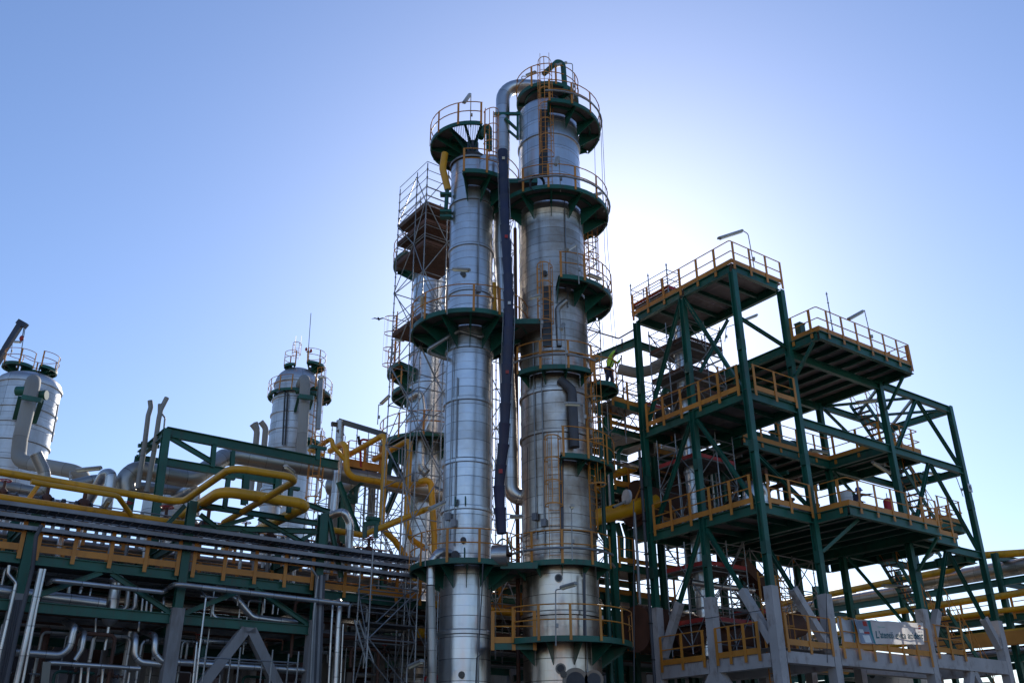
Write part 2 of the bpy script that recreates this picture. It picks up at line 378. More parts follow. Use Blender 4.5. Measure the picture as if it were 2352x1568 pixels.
def scaffold(o, ux, uy, xs, ys, z0, z1, label, lift=2.0, decks=(), diag=1, faces='all', group='scaffold towers', plank='plank', cap=1.0, redtoe=True, mid=False):
    """tube scaffold: uprights with rosettes, ledgers at each lift, face diagonals, plank decks"""
    r = thing('scaffold', Vector((o.x, o.y, z0)), label, 'scaffolding', group)
    P = lambda i, j, z: Vector((o.x, o.y, 0))+ux*xs[i]+uy*ys[j]+Z*z
    nx, ny = len(xs), len(ys)
    edge = [(i, j) for i in range(nx) for j in range(ny) if i in (0, nx-1) or j in (0, ny-1)]
    for i, j in edge: upright(P(i, j, 0), z0, z1+cap, root=r)
    z = z0+.3; k = 0
    while z <= z1+.01:
        m_ = MB()
        for zz in ([z, z+lift/2] if mid else [z]):
            for i in range(nx-1):
                for j in (0, ny-1): m_.tube([P(i, j, zz), P(i+1, j, zz)], .026, 6)
            for j in range(ny-1):
                for i in (0, nx-1): m_.tube([P(i, j, zz), P(i, j+1, zz)], .026, 6)
        m_.build('ledger_frame', 'galvanised', r)
        if diag and z+lift <= z1+.3:
            d = MB()
            for i in range(nx-1):
                a, b = (i, i+1) if (k+i) % 2 else (i+1, i)
                for j in (0, ny-1): d.tube([P(a, j, z)-uy*.05, P(b, j, z+lift)-uy*.05], .025, 6)
            for j in range(ny-1):
                a, b = (j, j+1) if (k+j) % 2 else (j+1, j)
                for i in (0, nx-1): d.tube([P(i, a, z)-ux*.05, P(i, b, z+lift)-ux*.05], .025, 6)
            d.build('diagonal_brace', 'galvanised', r)
        z += lift; k += 1
    for zd in decks:
        m_ = MB(); n = max(2, int(abs(ys[-1]-ys[0])/.3)); w = (ys[-1]-ys[0])/n
        for q in range(n): m_.bar(P(0, 0, zd)+uy*(w*(q+.5)), P(nx-1, 0, zd)+uy*(w*(q+.5)), abs(w)*.9, .06)
        dk = m_.build('scaffold_deck', plank, r)
        if redtoe:
            t = MB(); zz = zd+.12
            for a, b in ((P(0, 0, zz), P(nx-1, 0, zz)), (P(0, ny-1, zz), P(nx-1, ny-1, zz)), (P(0, 0, zz), P(0, ny-1, zz)), (P(nx-1, 0, zz), P(nx-1, ny-1, zz))): t.bar(a, b, .03, .17)
            t.build('toe_board', 'red_paint' if redtoe == 1 else redtoe, dk)
        g = MB()
        for dz in (.55, 1.05):
            for j in (0, ny-1): g.tube([P(0, j, zd+dz), P(nx-1, j, zd+dz)], .02, 6)
            for i in (0, nx-1): g.tube([P(i, 0, zd+dz), P(i, ny-1, zd+dz)], .02, 6)
        g.build('guard_rail', 'galvanised', dk)
    return r
def rope(pts, r, label, mat='dark_steel', name='rope', cat='rope', group=None): return tag(MB().tube(pts, r, 6).build(name, mat), label, cat, group)
# ------------------------------------------------------------------ ground
g = MB(); g.v = [Vector((x, y, 0)) for x, y in ((-9000, -9000), (9000, -9000), (9000, 9000), (-9000, 9000))]; g.face((0, 1, 2, 3))
struct('ground', g, 'gravel')
g = MB(); g.v = [Vector((x, y, .004)) for x, y in ((-400, 14), (400, 14), (400, 26), (-400, 26))]; g.face((0, 1, 2, 3))
struct('service_road', g, 'asphalt')
k_ = MB().bar(Vector((-400, 26.1, .07)), Vector((400, 26.1, .07)), .18, .14); struct('kerb', k_, 'old_concrete')
# unseen halls across the yard, added to throw warm reflections on the columns
for i, (x, w, h, m_, lb_) in enumerate(((-46, 34, 11, 'brick_beige', 'unseen long beige hall across the yard on the left, added for warm reflections'), (-6, 30, 14, 'brick_beige', 'unseen tall beige hall behind the camera, added for warm reflections'), (34, 30, 9, 'old_concrete', 'unseen low grey hall across the yard on the right, added for reflections'))):
    wb_ = thing('building', Vector((x, -42, 0)), lb_, 'building')
    MB().box(Vector((x, -42, h/2)), w, 14, h).build('wall', m_, wb_); MB().box(Vector((x, -42, h+.15)), w+.8, 14.8, .3).build('roof', 'dark_steel', wb_)
    for j in range(int(w/5)): MB().box(Vector((x-w/2+2.5+j*5, -34.97, h*.55)), 2.4, .06, 1.6).build('window', 'black_rubber', wb_)
# ------------------------------------------------------------------ process columns
def shell_profile(r, z0, z1, fl, step=.8, dome=None, lip=.012, fw=.07, skirt=None):
    ev = [(z, fw, .16) for z in fl]
    z = z0+step*.5
    while z < z1-.1:
        if all(abs(z-q[0]) > .3 for q in ev): ev.append((z, lip, .035))
        z += step
    ev.sort(); pr = [(z0, r)]
    for z, w, h in ev:
        if w > .05: pr += [(z-h, r), (z-h*.8, r+w), (z, r+w), (z+.03, r+w*.25), (z+.05, r)]
        else: pr += [(z-h, r), (z-h+.002, r+w), (z, r+w), (z+.002, r)]
    pr.append((z1, r))
    if dome:
        for i in range(1, 9): t = math.pi/2*i/8; pr.append((z1+dome*math.sin(t), max(.02, r*math.cos(t))))
    return pr
def zat(y, x, Y): return Q('D', x, y, Y=Y).z
def onshell(c, r, deg, z): return Vector((c[0]+r*math.cos(R(deg)), c[1]+r*math.sin(R(deg)), z))
def outv(deg): return Vector((math.cos(R(deg)), math.sin(R(deg)), 0))
# --- slim column in the middle
cS = (-1.93, 38.0); rS = 1.03
ts = thing('process_column', Vector((*cS, 0)), 'slim silver column left of the tall one, the dark chute hanging before its right side', 'process column')
flS = [zat(y, 1075, 37) for y in (452, 556, 660, 790, 910, 1052, 1160, 1445)]
MB().lathe(cS, shell_profile(rS, 0, zat(362, 1086, 37), flS), 72).build('shell', 'aluminium', ts)
zt = zat(362, 1086, 37)
MB().lathe(cS, [(zt-.05, .9), (zt+.5, .82), (zt+.8, .5), (zt+1.1, .3), (zt+1.6, .3)], 28).build('top_head', 'dark_steel', ts)
MB().lathe(cS, [(zt+.02, rS+.09), (zt+.12, rS+.09)], 48).build('top_rim', 'pipe_clad_dull', ts)
zpt = 30.15
platform(ts, cS, .5, 2.12, zpt, 95, 238, rail=False, brk=30, bd=.45)
platform(ts, cS, .5, 2.12, zpt, 238.5, 285, grate=True, brk=23, bd=.5, railarc=(95, 285))
p = Q('D', 1066, 305, Y=36.1); 
platform(ts, cS, rS+.05, 2.35, 27.2, 262, 400, brk=34, railarc=(262, 345))
platform(ts, cS, rS+.05, 2.66, 19.75, 62, 395, brk=30, railarc=(150, 352))
platform(ts, cS, rS+.05, 2.28, 9.15, 100, 420, brk=30, railarc=(160, 380))
ladder(ts, onshell(cS, 1.75, 300, 27.2), 3.0, outv(300), z_c=.9)
MB().lathe((cS[0]+.9, cS[1]-1.45), [(27.25, .52), (28.3, .52), (28.35, .3)], 32).build('insulated_drum', 'aluminium', ts)
MB().tube([Q('A', 895, 785, Y=37), Q('A', 893, 535, Y=37), Q('A', 828, 690, Y=36.8)], .15, 14, bend=.2).build('davit', 'green_paint', ts)
# sway struts, yellow relief line and brown stains on the left side
MB().tube([Q('A', 548, 812, Y=37.2), Q('A', 530, 930, Y=37.2), Q('A', 572, 1095, Y=37.4)], .17, 14, bend=.3).build('relief_pipe', 'yellow_paint', ts)
MB().tube([Q('A', 566, 1100, Y=37.4), Q('A', 556, 1250, Y=37.4)], .1, 10).build('valve_body', 'green_paint', ts)
for yy in (1135, 1270, 1310): c_ = Q('A', 556, yy, Y=37.4); MB().box(c_, .55, .3, .12).build('valve_flange', 'green_paint', ts)
MB().tube([Q('B', 860, 815, Y=37.2), Q('B', 850, 885, Y=37.0), Q('B', 660, 830, Y=36.9), Q('B', 600, 860, Y=36.8), Q('B', 390, 990, Y=36.6), Q('B', 560, 1050, Y=37.6)], .085, 12, bend=.16).build('drain_pipe', 'pipe_clad_dull', ts)
MB().tube([Q('B', 917, 460, Y=38.4), Q('B', 922, 680, Y=38.4)], .2, 14).build('yellow_nozzle', 'yellow_paint', ts)
MB().tube([Q('B', 908, 1090, Y=38.6), Q('C', 672, 20, Y=38.6), Q('C', 665, 700, Y=38.6)], .10, 12).build('side_pipe', 'orange_paint', ts)
MB().tube([Q('B', 571, 905, Y=36.9), Q('C', 408, 60, Y=36.85), Q('C', 400, 880, Y=36.85)], .02, 6).build('earth_cable', 'galvanised', ts)
for (x, y) in ((466, 515), (525, 512), (520, 810)):
    c_ = Q('C', x, y, Y=36.85); MB().box(c_, .05, .25, .35).build('lifting_lug', 'green_dark', ts)
for (x, y, rr) in ((513, 740, .12), (466, 825, .16), (1065, 960, .0)):
    if rr: c_ = Q('C', x, y, Y=36.9); MB().tube([c_+Vector((0, .2, 0)), c_-Vector((0, .1, 0))], rr, 16).build('nozzle', 'dark_steel', ts)
c_ = Q('C', 720, 830, Y=36.4); MB().tube([c_+Vector((-.25, 0, 0)), c_+Vector((.35, -.1, 0))], .42, 24).build('manway', 'aluminium_old', ts)
MB().arc((c_.x+.1, c_.y), .3, .42, c_.z, c_.z+.1, 0, 360).build('manway_rim', 'rust', ts)
p_ = Q('C', 370, 805, Y=36.6); MB().tube([p_+Vector((.4, .6, .05)), p_, Q('C', 325, 870, Y=36.6), Q('C', 322, 1000, Y=36.6)], .17, 14, bend=.3).build('elbow_nozzle', 'pipe_clad', ts)
pipe([Q('C', 322, 1005, Y=36.6), Q('C', 328, 1340, Y=36.6), Q('C', 330, 1568, Y=36.6), Q('C', 331, 2300, Y=36.6)], .17, 'downpipe close on the left side of the slim column, under its lowest round platform', 'pipe_clad_dull', name='downpipe')
# --- tall column
cB = (1.93, 38.5); rB = 1.555
tb = thing('process_column', Vector((*cB, 0)), 'tallest silver column with a bent overhead pipe, round platforms and caged ladders', 'process column')
zb = zat(228, 1256, 37)
flB = [zat(y, 1275, 37) for y in (302, 440, 487, 800, 890, 985, 1210, 1402, 1462)]
zs = zat(478, 1270, 37)
MB().lathe(cB, shell_profile(rB-.035, zs, zb, [z for z in flB if z > zs+.3], dome=.55), 88).build('shell', 'aluminium', tb)
MB().lathe(cB, shell_profile(rB, 0, zs-.1, [z for z in flB if z < zs-.3])+[(zs-.02, rB+.05), (zs+.02, rB+.05), (zs+.03, rB-.03)], 88).build('lower_shell', 'stainless_reflect_tint', tb)
MB().lathe(cB, [(zb+.3, .62), (zb+1.15, .62), (zb+1.2, .75), (zb+1.3, .75)], 28).build('top_nozzle', 'dark_steel', tb)
platform(tb, cB, .7, 1.62, zb+1.05, 100, 400, brk=75, bd=.15, railarc=(150, 372))
platform(tb, cB, rB+.05, 2.66, 31.45, 268, 396, grate=False, brk=30, railarc=(268, 396), galv=True)
platform(tb, cB, rB+.05, 2.82, 26.3, 205, 396, brk=30, railarc=(240, 396), galv=True)
platform(tb, cB, rB+.05, 2.76, 21.6, 274, 396, brk=30)
platform(tb, cB, rB+.05, 2.3, 17.45, 222, 312, brk=30, galv=True)
platform(tb, cB, rB+.05, 2.45, 13.45, 272, 352, brk=30)
platform(tb, cB, rB+.05, 2.2, 9.2, 205, 335, brk=30, galv=True)
platform(tb, cB, rB+.05, 2.8, 6.25, 225, 372, brk=30)
ladder(tb, onshell(cB, rB+.22, 264, 26.4), 7.6, outv(264), z_c=2.2)
ladder(tb, onshell(cB, rB+.22, 257, 17.5), 4.3, outv(257), z_c=2.1)
ladder(tb, onshell(cB, rB+.22, 262, 9.3), 4.2, outv(262), z_c=2.1)
ladder(tb, onshell(cB, rB+.3, 318, 10.6), 6.6, outv(318), z_c=1.8)
ladder(tb, onshell(cB, rB+.3, 20, 21.8), 4.2, outv(20), z_c=1.8)
# overhead line: from the top nozzle over the edge and all the way down between the columns
zo = Q('D', 1190, 197, Y=38.4).z
oh = [Vector((cB[0], cB[1], zo-.5)), Vector((cB[0]-.35, cB[1], zo)), Q('D', 1155, 200, Y=38.4), Q('D', 1155, 345, Y=38.4), Q('D', 1149, 560, Y=38.7), Q('C', 780, 20, Y=38.9), Q('C', 786, 330, Y=38.9), Q('C', 788, 480, Y=38.9), Q('C', 900, 500, Y=39)]
oh[2] = Vector((oh[3].x, oh[3].y, zo))
tag(MB().tube(oh, .36, 24, bend=1.25).build('overhead_pipe', 'pipe_clad'), 'fat silver pipe arching from the tallest column head and down between the columns', 'pipe')
MB().box(Q('D', 1155, 262, Y=38.1)+Vector((.5, 0, 0)), 1.9, .12, .16).build('pipe_support', 'green_paint', tb)
MB().bar(Q('D', 1160, 272, Y=38), Q('D', 1190, 300, Y=38.2), .12, .12).build('pipe_support', 'green_paint', tb)
MB().bar(Q('D', 1189, 258, Y=38.2), Q('D', 1189, 320, Y=38.2), .12, .16).build('pipe_support', 'green_paint', tb)
MB().bar(Q('D', 1189, 318, Y=38.2), Q('D', 1168, 300, Y=38.2), .1, .1).build('pipe_support', 'green_paint', tb)
dv = Q('A', 1490, 320, Y=37.2); MB().tube([dv, Q('A', 1470, 55, Y=37.2), Q('A', 1325, 188, Y=36.8)], .14, 12, bend=.22).bar(Q('A', 1482, 115, Y=37.2), Q('A', 1430, 95, Y=37), .08, .12).build('davit', 'green_paint', tb)
# vertical cable trays and drain channel on the shell
MB().bar(Q('A', 1322, 470, Y=36.95), Q('A', 1318, 975, Y=36.95), .42, .08).build('cable_cover', 'pipe_clad_dull', tb)
MB().tube([Q('B', 1500, 590, Y=36.9), Q('B', 1430, 650, Y=36.85), Q('B', 1445, 950, Y=36.85)], .12, 10, bend=.3).build('drain_channel', 'pipe_clad_dull', tb)
MB().bar(Q('B', 1350, 480, Y=36.9), Q('B', 1350, 950, Y=36.9), .38, .08).build('cable_cover', 'pipe_clad_dull', tb)
MB().tube([Q('B', 1450, 1210, Y=36.85), Q('B', 1545, 1290, Y=36.8), Q('C', 1160, 200, Y=36.8)], .2, 14, bend=.35).build('cable_cover', 'bundle_grey', tb)
MB().bar(Q('C', 1085, 230, Y=36.75), Q('C', 1085, 800, Y=36.75), .14, .06).bar(Q('C', 1215, 930, Y=36.85), Q('C', 1215, 1290, Y=36.85), .1, .06).build('cable_cover', 'bundle_grey', tb)
for (x, y, rr) in ((1065, 960, .16), (1077, 1485, .2), (1163, 1560, .5), (1270, 1550, .36)):
    c_ = Q('C', x, y, Y=37.0); MB().tube([c_+Vector((0, .3, 0)), c_-Vector((0, .12, 0))], rr, 24).build('nozzle', 'aluminium_old', tb); MB().tube([c_-Vector((0, .121, 0)), c_-Vector((0, .15, 0))], rr*.7, 24).build('nozzle_cover', 'dark_steel', tb)
MB().tube([Q('C', 885, 200, Y=37.1), Q('C', 880, 800, Y=37.05)], .014, 6).build('earth_cable', 'dark_steel', tb)
for c0, r0, tw, nm in ((cS, rS, ts, 's'), (cB, rB, tb, 'b')):
    for dg, za, zb_ in ((232, 10.2, 19.0), (303, 1.0, 8.6), (292, 20.6, 26.4), (246, 9.9, 17.2)):
        q_ = onshell(c0, r0+.06, dg, 0); MB().tube([q_+Z*za, q_+Z*zb_], .026, 6).build('conduit', 'galvanised', tw)
        o_ = outv(dg); MB().box(q_+o_*.06+Z*(za+.9), .16, .22, .3, ax=(o_, o_.cross(Z))).build('junction_box', 'tray_steel', tw)
    for dg, z_ in ((255, 22.3), (268, 5.0)):
        q_ = onshell(c0, r0, dg, z_); o_ = outv(dg); MB().tube([q_-o_*.05, q_+o_*.1], .09, 14).tube([q_+o_*.08, q_+o_*.12], .13, 14).build('inspection_plug', 'pipe_clad_dull', tw)
    q_ = onshell(c0, r0+.03, 274, 4.6+.0); MB().box(q_+Z*8.0, .5, .02, .3).build('name_plate', 'white_paint', tw) if False else None
# landing between the slim and the tall column (lowest), and its rail
for nm, (x0, x1, yy) in {'a': (1128, 1232, 1483)}.items():
    a_, b_ = Q('D', x0, yy, Y=36.6), Q('D', x1, yy, Y=36.6); b_.z = a_.z
    lk = thing('walkway', (a_+b_)/2, 'short green walkway with orange rail joining the two big columns at the very bottom', 'walkway')
    MB().bar(a_, b_, .02, .26).build('side_channel', 'green_paint', lk)
    q_ = Vector((0, .62, .09)); MB().bar(a_+q_, b_+q_, 1.2, .03).build('deck', 'deck_plate', lk)
    railing(lk, [a_+Z*.12-Vector((0, .03, 0)), b_+Z*.12-Vector((0, .03, 0))], sp=.95)
# --- link floor between both columns at the middle platform
for zf, xx in ((27.1, (.2, .9)), (19.7, (.45, .95)), (9.1, (.1, .6))):
    l_ = thing('walkway', Vector((.3, 38, zf)), {27.1: 'dark floor linking the upper platforms of the two big columns, behind the chute', 19.7: 'dark floor linking the two big columns at the wide middle platform', 9.1: 'dark floor linking the two big columns at the lower ring platform'}[zf], 'walkway')
    MB().box(Vector(((xx[0]+xx[1])/2-.1, 38, zf-.12)), xx[1]-xx[0]+.9, 3.4, .05).build('deck', 'deck_plate', l_)
    MB().bar(Vector((xx[0]-.6, 36.32, zf-.14)), Vector((xx[1]+.35, 36.32, zf-.14)), .05, .24).build('side_channel', 'green_paint', l_)
# --- column wrapped in scaffold behind
cT = (-4.48, 46.6); rT = 1.13
tt = thing('process_column', Vector((*cT, 0)), 'silver column wrapped in scaffold, half hidden behind the slim column', 'process column')
MB().lathe(cT, shell_profile(rT, 0, zat(540, 990, 45.5), [zat(y, 985, 45.5) for y in (640, 690, 800, 870, 948)], dome=.5), 56).build('shell', 'aluminium', tt)
platform(tt, cT, rT+.05, 2.55, zat(995, 970, 44.3), 100, 400, brk=30, railarc=(150, 330))
platform(tt, cT, rT+.05, 2.05, zat(900, 915, 46.0), 140, 230, brk=40)
for yy, xx in ((850, 915), (600, 922)):
    platform(tt, cT, rT+.05, 2.35, zat(yy, xx, 46.0), 165, 232, brk=34)
ladder(tt, onshell(cT, 2.0, 195, zat(850, 915, 46.0)), 2.4, outv(195), z_c=.3)
MB().tube([Q('y7', 1900, 60, Y=45.01), Q('y7', 1838, 200, Y=44.8), Q('y7', 1838, 700, Y=44.8), Q('y7', 1900, 760, Y=44.8)], .24, 14, bend=.5).build('side_pipe', 'pipe_clad', tt)
MB().tube([Q('z3', 1740, 620, Y=45.01), Q('z3', 1850, 545, Y=45.01), Q('z3', 1870, 700, Y=45.01), Q('z3', 1870, 850, Y=45.01)], .2, 14, bend=.4).build('side_pipe', 'pipe_clad', tt)
for i in range(3): MB().tube([Q('y7', 1560+i*40, 420, Y=45.01), Q('y7', 1545+i*38, 960, Y=45.01)], .04, 8).build('side_pipe', 'galvanised', tt)
MB().tube([Q('G', 400, 950, Y=45.2), Q('G', 410, 1030, Y=45.2), Q('G', 480, 1110, Y=45.2), Q('G', 540, 1140, Y=45.2)], .1, 8).build('strut', 'rust', tt)
# --- far left column with a fat grey pipe
cL = (-33.9, 60.0); rL = 2.1
tl = thing('process_column', Vector((*cL, 0)), 'wide silver column at the left edge, domed, a fat grey pipe in front', 'process column')
zl = zat(862, 73, 57.9)
MB().lathe(cL, shell_profile(rL, 0, zl, [zat(y, 66, 57.9) for y in (866, 925, 960, 1000, 1045)], dome=.9, fw=.1), 64).build('shell', 'aluminium_far', tl)
platform(tl, (cL[0]+.42, cL[1]), .2, 1.2, zat(836, 70, 59)+.0, -60, 190, brk=45, bd=.4, railarc=(-60, 190), rz=1.0)
platform(tl, (cL[0]-.85, cL[1]-.4), .2, 1.05, zat(834, 44, 59), 120, 360, brk=60, bd=.6, rz=1.0)
platform(tl, cL, rL+.05, 3.0, zat(1032, 10, 58), 150, 262, brk=40)
gp = [Q('z1', 290, 545, Y=56.2)+(Vector((*cL, Q('z1', 290, 545, Y=56.2).z))-Q('z1', 290, 545, Y=56.2))*.8, Q('z1', 290, 545, Y=56.2), Q('z1', 170, 1050, Y=56.0), Q('z1', 150, 1240, Y=55.8), Q('z1', 420, 1290, Y=55.5), Q('z1', 720, 1345, Y=55.2), Q('z1', 640, 1440, Y=58)]
tag(MB().tube(gp, .45, 22, bend=.85).build('grey_pipe', 'grey_wrap'), 'fat matt grey pipe running down the wide left column and bending right', 'pipe')
for (x, y) in ((190, 655), (340, 690)):
    c_ = Q('z1', x, y, Y=56.6); MB().tube([c_-Vector((.4, 0, 0)), c_+Vector((.4, 0, 0))], .32, 14).build('pipe_support', 'green_paint', tl)
MB().bar(Q('z1', 185, 705, Y=55.3), Q('z1', 350, 735, Y=55.3), .2, .3).build('pipe_support', 'green_paint', tl)
for a_, b_ in (((170, 710), (125, 885)), ((345, 740), (285, 915))): MB().bar(Q('z1', *a_, Y=56.4), Q('z1', *b_, Y=57.6), .3, .3).build('pipe_support', 'green_dark', tl)
MB().tube([Q('z1', 468, 770, Y=59), Q('z1', 487, 768, Y=59), Q('z1', 432, 1080, Y=59)], .06, 6).build('vent_line', 'galvanised', tl)
# --- antenna column, middle distance
cM = (-18.1, 72.0); rM = 1.84
tm = thing('process_column', Vector((*cM, 0)), 'domed silver column in the middle distance with an aerial and small top cage', 'process column')
zm = zat(866, 680, 70.2)
MB().lathe(cM, shell_profile(rM, 0, zm, [zat(y, 678, 70.2) for y in (868, 905, 940, 978, 1022)], dome=1.5, fw=.1), 60).build('shell', 'aluminium_far', tm)
platform(tm, (cM[0]+.9, cM[1]), .2, 1.25, zat(830, 700, 71), -90, 110, brk=45, bd=.5)
platform(tm, (cM[0]-.3, cM[1]-.8), .15, .75, zat(833, 684, 70.5), 120, 300, brk=60, bd=.6)
platform(tm, cM, rM+.05, 2.3, zat(888, 660, 69.6), 165, 285, brk=30, bd=.6, railarc=(165, 275))
platform(tm, cM, rM+.05, 2.9, zat(898, 735, 71), 312, 400, brk=30, bd=.6)
platform(tm, cM, rM+.05, 2.6, zat(1012, 720, 71), 300, 380, brk=30, bd=.6)
ladder(tm, Q('z3', 805, 290, Y=70.3), 1.1, Vector((0, -1, 0)), z_c=.4)
ladder(tm, Q('z3', 957, 880, Y=70.8), 4.3, Vector((.8, -.6, 0)), z_c=.6)
tag(MB().tube([Q('z3', 882, 435, Y=68.6)+(Vector((*cM, Q('z3', 882, 435, Y=68.6).z))-Q('z3', 882, 435, Y=68.6))*.8, Q('z3', 882, 435, Y=68.6), Q('z3', 870, 700, Y=68.6), Q('z3', 845, 1100, Y=68.6)], .42, 20, bend=.7).build('grey_pipe', 'grey_wrap'), 'matt grey pipe standing against the column that carries the aerial', 'pipe')
for (x, y) in ((845, 550), (940, 575)):
    c_ = Q('z3', x, y, Y=69.3); MB().tube([c_-Vector((.4, 0, 0)), c_+Vector((.4, 0, 0))], .25, 12).build('pipe_support', 'green_paint', tm)
MB().bar(Q('z3', 830, 595, Y=67.8), Q('z3', 950, 610, Y=67.8), .3, .35).build('pipe_support', 'green_paint', tm)
for a_, b_ in (((825, 600), (795, 720)), ((945, 600), (915, 700))): MB().bar(Q('z3', *a_, Y=68.6), Q('z3', *b_, Y=70), .2, .2).build('pipe_support', 'green_dark', tm)
for dx in (0, 22): MB().tube([Q('z3', 712+dx, 560, Y=69.9), Q('z3', 690+dx, 1000, Y=69.9)], .07, 8).build('side_pipe', 'dark_steel', tm)
an = thing('aerial', Q('z3', 903, 290, Y=71), 'tall thin aerial mast with two small red lamps on the middle-distance column', 'aerial')
MB().tube([Q('z3', 903, 300, Y=71), Q('z3', 906, 215, Y=71)], .09, 8).build('mast', 'dark_steel', an)
MB().tube([Q('z3', 906, 215, Y=71), Q('z3', 928, -100, Y=71)], .028, 6).build('mast', 'dark_steel', an)
MB().tube([Q('z3', 888, 205, Y=71), Q('z3', 892, 222, Y=71), Q('z3', 924, 228, Y=71), Q('z3', 929, 215, Y=71)], .05, 6).build('lamp_arm', 'dark_steel', an)
for q in ((889, 202), (929, 214)): c_ = Q('z3', *q, Y=71); MB().ball(c_, .11, .11, .17).build('red_lamp', 'red_paint', an)
# the standpipe beside it
tag(MB().tube([Q('z3', 1010, 440, Y=69), Q('z3', 985, 870, Y=69)], .22, 10).build('standpipe', 'galvanised'), 'thin grey standpipe beside the right side of the aerial column', 'pipe')
# crane boom at the left edge
bm = thing('crane', Q('D', -60, 1000, Y=80), 'dark telescopic crane boom rising at the left edge behind the wide column', 'crane')
MB().bar(Q('D', -190, 1120, Y=80), Q('z1', 20, 330, Y=80), .6, .65).build('boom', 'boom_blue', bm)
MB().bar(Q('D', -10, 835, Y=80), Q('z1', 175, 100, Y=80), .42, .46).build('boom', 'boom_blue', bm)
MB().bar(Q('z1', 150, 75, Y=80), Q('z1', 222, 115, Y=80), .4, .5).build('boom_head', 'boom_blue', bm)
MB().tube([Q('z1', 150, 80, Y=80), Q('z1', 20, 290, Y=80)], .05, 6).tube([Q('z1', 200, 130, Y=80), Q('z1', 180, 240, Y=80)], .05, 6).tube([Q('z1', 210, 130, Y=80), Q('z1', 165, 400, Y=80)], .04, 6).build('hoist_rope', 'dark_steel', bm)
c_ = Q('z1', 181, 215, Y=80); MB().ball(c_, .2, .2, .3).build('hook', 'red_paint', bm)
# ------------------------------------------------------------------ right-hand open frame
NFb = NF(5, 3, 0)
fr = thing('open_structure', Vector((NFb.x, NFb.y, 0)), 'tall open green steel frame on white concrete legs at the right, two raised decks', 'steel structure')
def col(a, b, z1, s=.27, cs=.4, zc=8.15, root=fr):
    MB().ibeam(NF(a, b, zc-.02), NF(a, b, z1), s, s, ax=(U, V), tf=.024, tw=.02).build('column', 'green_paint', root)
    for z_ in (9.4, 13.6, 18.2):
        if z_ < z1-1: MB().bar(NF(a, b, z_), NF(a, b, z_+.5), s+.012, s+.012, ax=(U, V)).build('splice_plate', 'green_dark', root)
    MB().bar(NF(a, b, 0), NF(a, b, zc), cs, cs, ax=(U, V)).build('concrete_leg', 'concrete', root)
def beam(a0, b0, a1, b1, z, h=.42, w=.2, mat='green_paint', root=fr, name='beam', e=.16):
    p, q = NF(a0, b0, z), NF(a1, b1, z); d = (q-p).normalized()*e
    MB().ibeam(p+d, q-d, w, h).build(name, mat, root)
def brace(p, q, w=.155, root=fr, zc=8.15, cw=.3, mat='green_paint'):
    if min(p.z, q.z) < zc < max(p.z, q.z):
        t = (zc-p.z)/(q.z-p.z); m_ = p.lerp(q, t); hi, lo = (p, q) if p.z > q.z else (q, p)
        MB().ibeam(hi, m_, w, w).build('brace', mat, root); MB().bar(m_+(m_-lo).normalized()*.05, lo, cw, cw).build('concrete_brace', 'concrete', root)
    elif max(p.z, q.z) <= zc: MB().bar(p, q, cw, cw).build('concrete_brace', 'concrete', root)
    else: MB().ibeam(p, q, w, w).build('brace', mat, root)
A1, A2, A3, A4 = 0, 3.3, 10.1, 16.35
B0, B1, B2 = 0, 3.15, 6.35
for a, b, z in ((A1, B0, 22.15), (A1, B1, 22.1), (A1, B2, 22.1), (A2, B0, 22.15), (A2, B2, 22.1), (A3, B0, 19.1), (A3, 3.6, 19.1), (A3, B2, 19.1), (A4, B0, 19.2), (A4, 3.56, 19.1), (A2+3.4, B2, 19.1)): col(a, b, z)
LV = (22.28, 16.15, 11.25)
for z in LV:
    beam(A1, B0, A1, B1, z); beam(A1, B1, A1, B2, z); beam(A1, B0, A2, B0, z); beam(A2, B0, A2, B2, z); beam(A1, B2, A2, B2, z)
    for i in range(1, 5): beam(A1, B2*i/5, A2, B2*i/5, z+.05, h=.2, w=.12, mat='green_dark', name='joist', e=.12)
def deckplate(a0, a1, b0, b1, z, root=fr, mat='deck_light'):
    c = NF((a0+a1)/2, (b0+b1)/2, 0)
    m_ = MB(); n = max(1, round((a1-a0)/1.1)); mm = max(1, round((b1-b0)/1.6))
    for i in range(n):
        for j in range(mm):
            aa = a0+(a1-a0)*(i+.5)/n; bb = b0+(b1-b0)*(j+.5)/mm
            m_.box(NF(aa, bb, z+.006), (a1-a0)/n-.012, (b1-b0)/mm-.012, .012, ax=(U, V))
    return m_.build('deck', mat, root)
for z in (22.5, 16.38, 11.48): deckplate(-.05, 3.42, -.05, 6.5, z)
# front-left face bracing, each storey an inverted V from the middle column
for zt_, zb_ in ((22.0, 16.45), (16.0, 11.5), (11.05, 6.1)):
    brace(NF(A1, B1-.12, zt_), NF(A1, B0+.22, zb_)); brace(NF(A1, B1+.12, zt_), NF(A1, B2-.25, zb_))
for z0_, z1_ in ((19.8, 19.15), (13.5, 11.72), (9.62, 5.95)): brace(NF(.14, 0, z0_), NF(3.16, 0, z1_), w=.14)
brace(NF(3.2, 3.2, 21.9), NF(.8, 3.2, 18.5), w=.13)
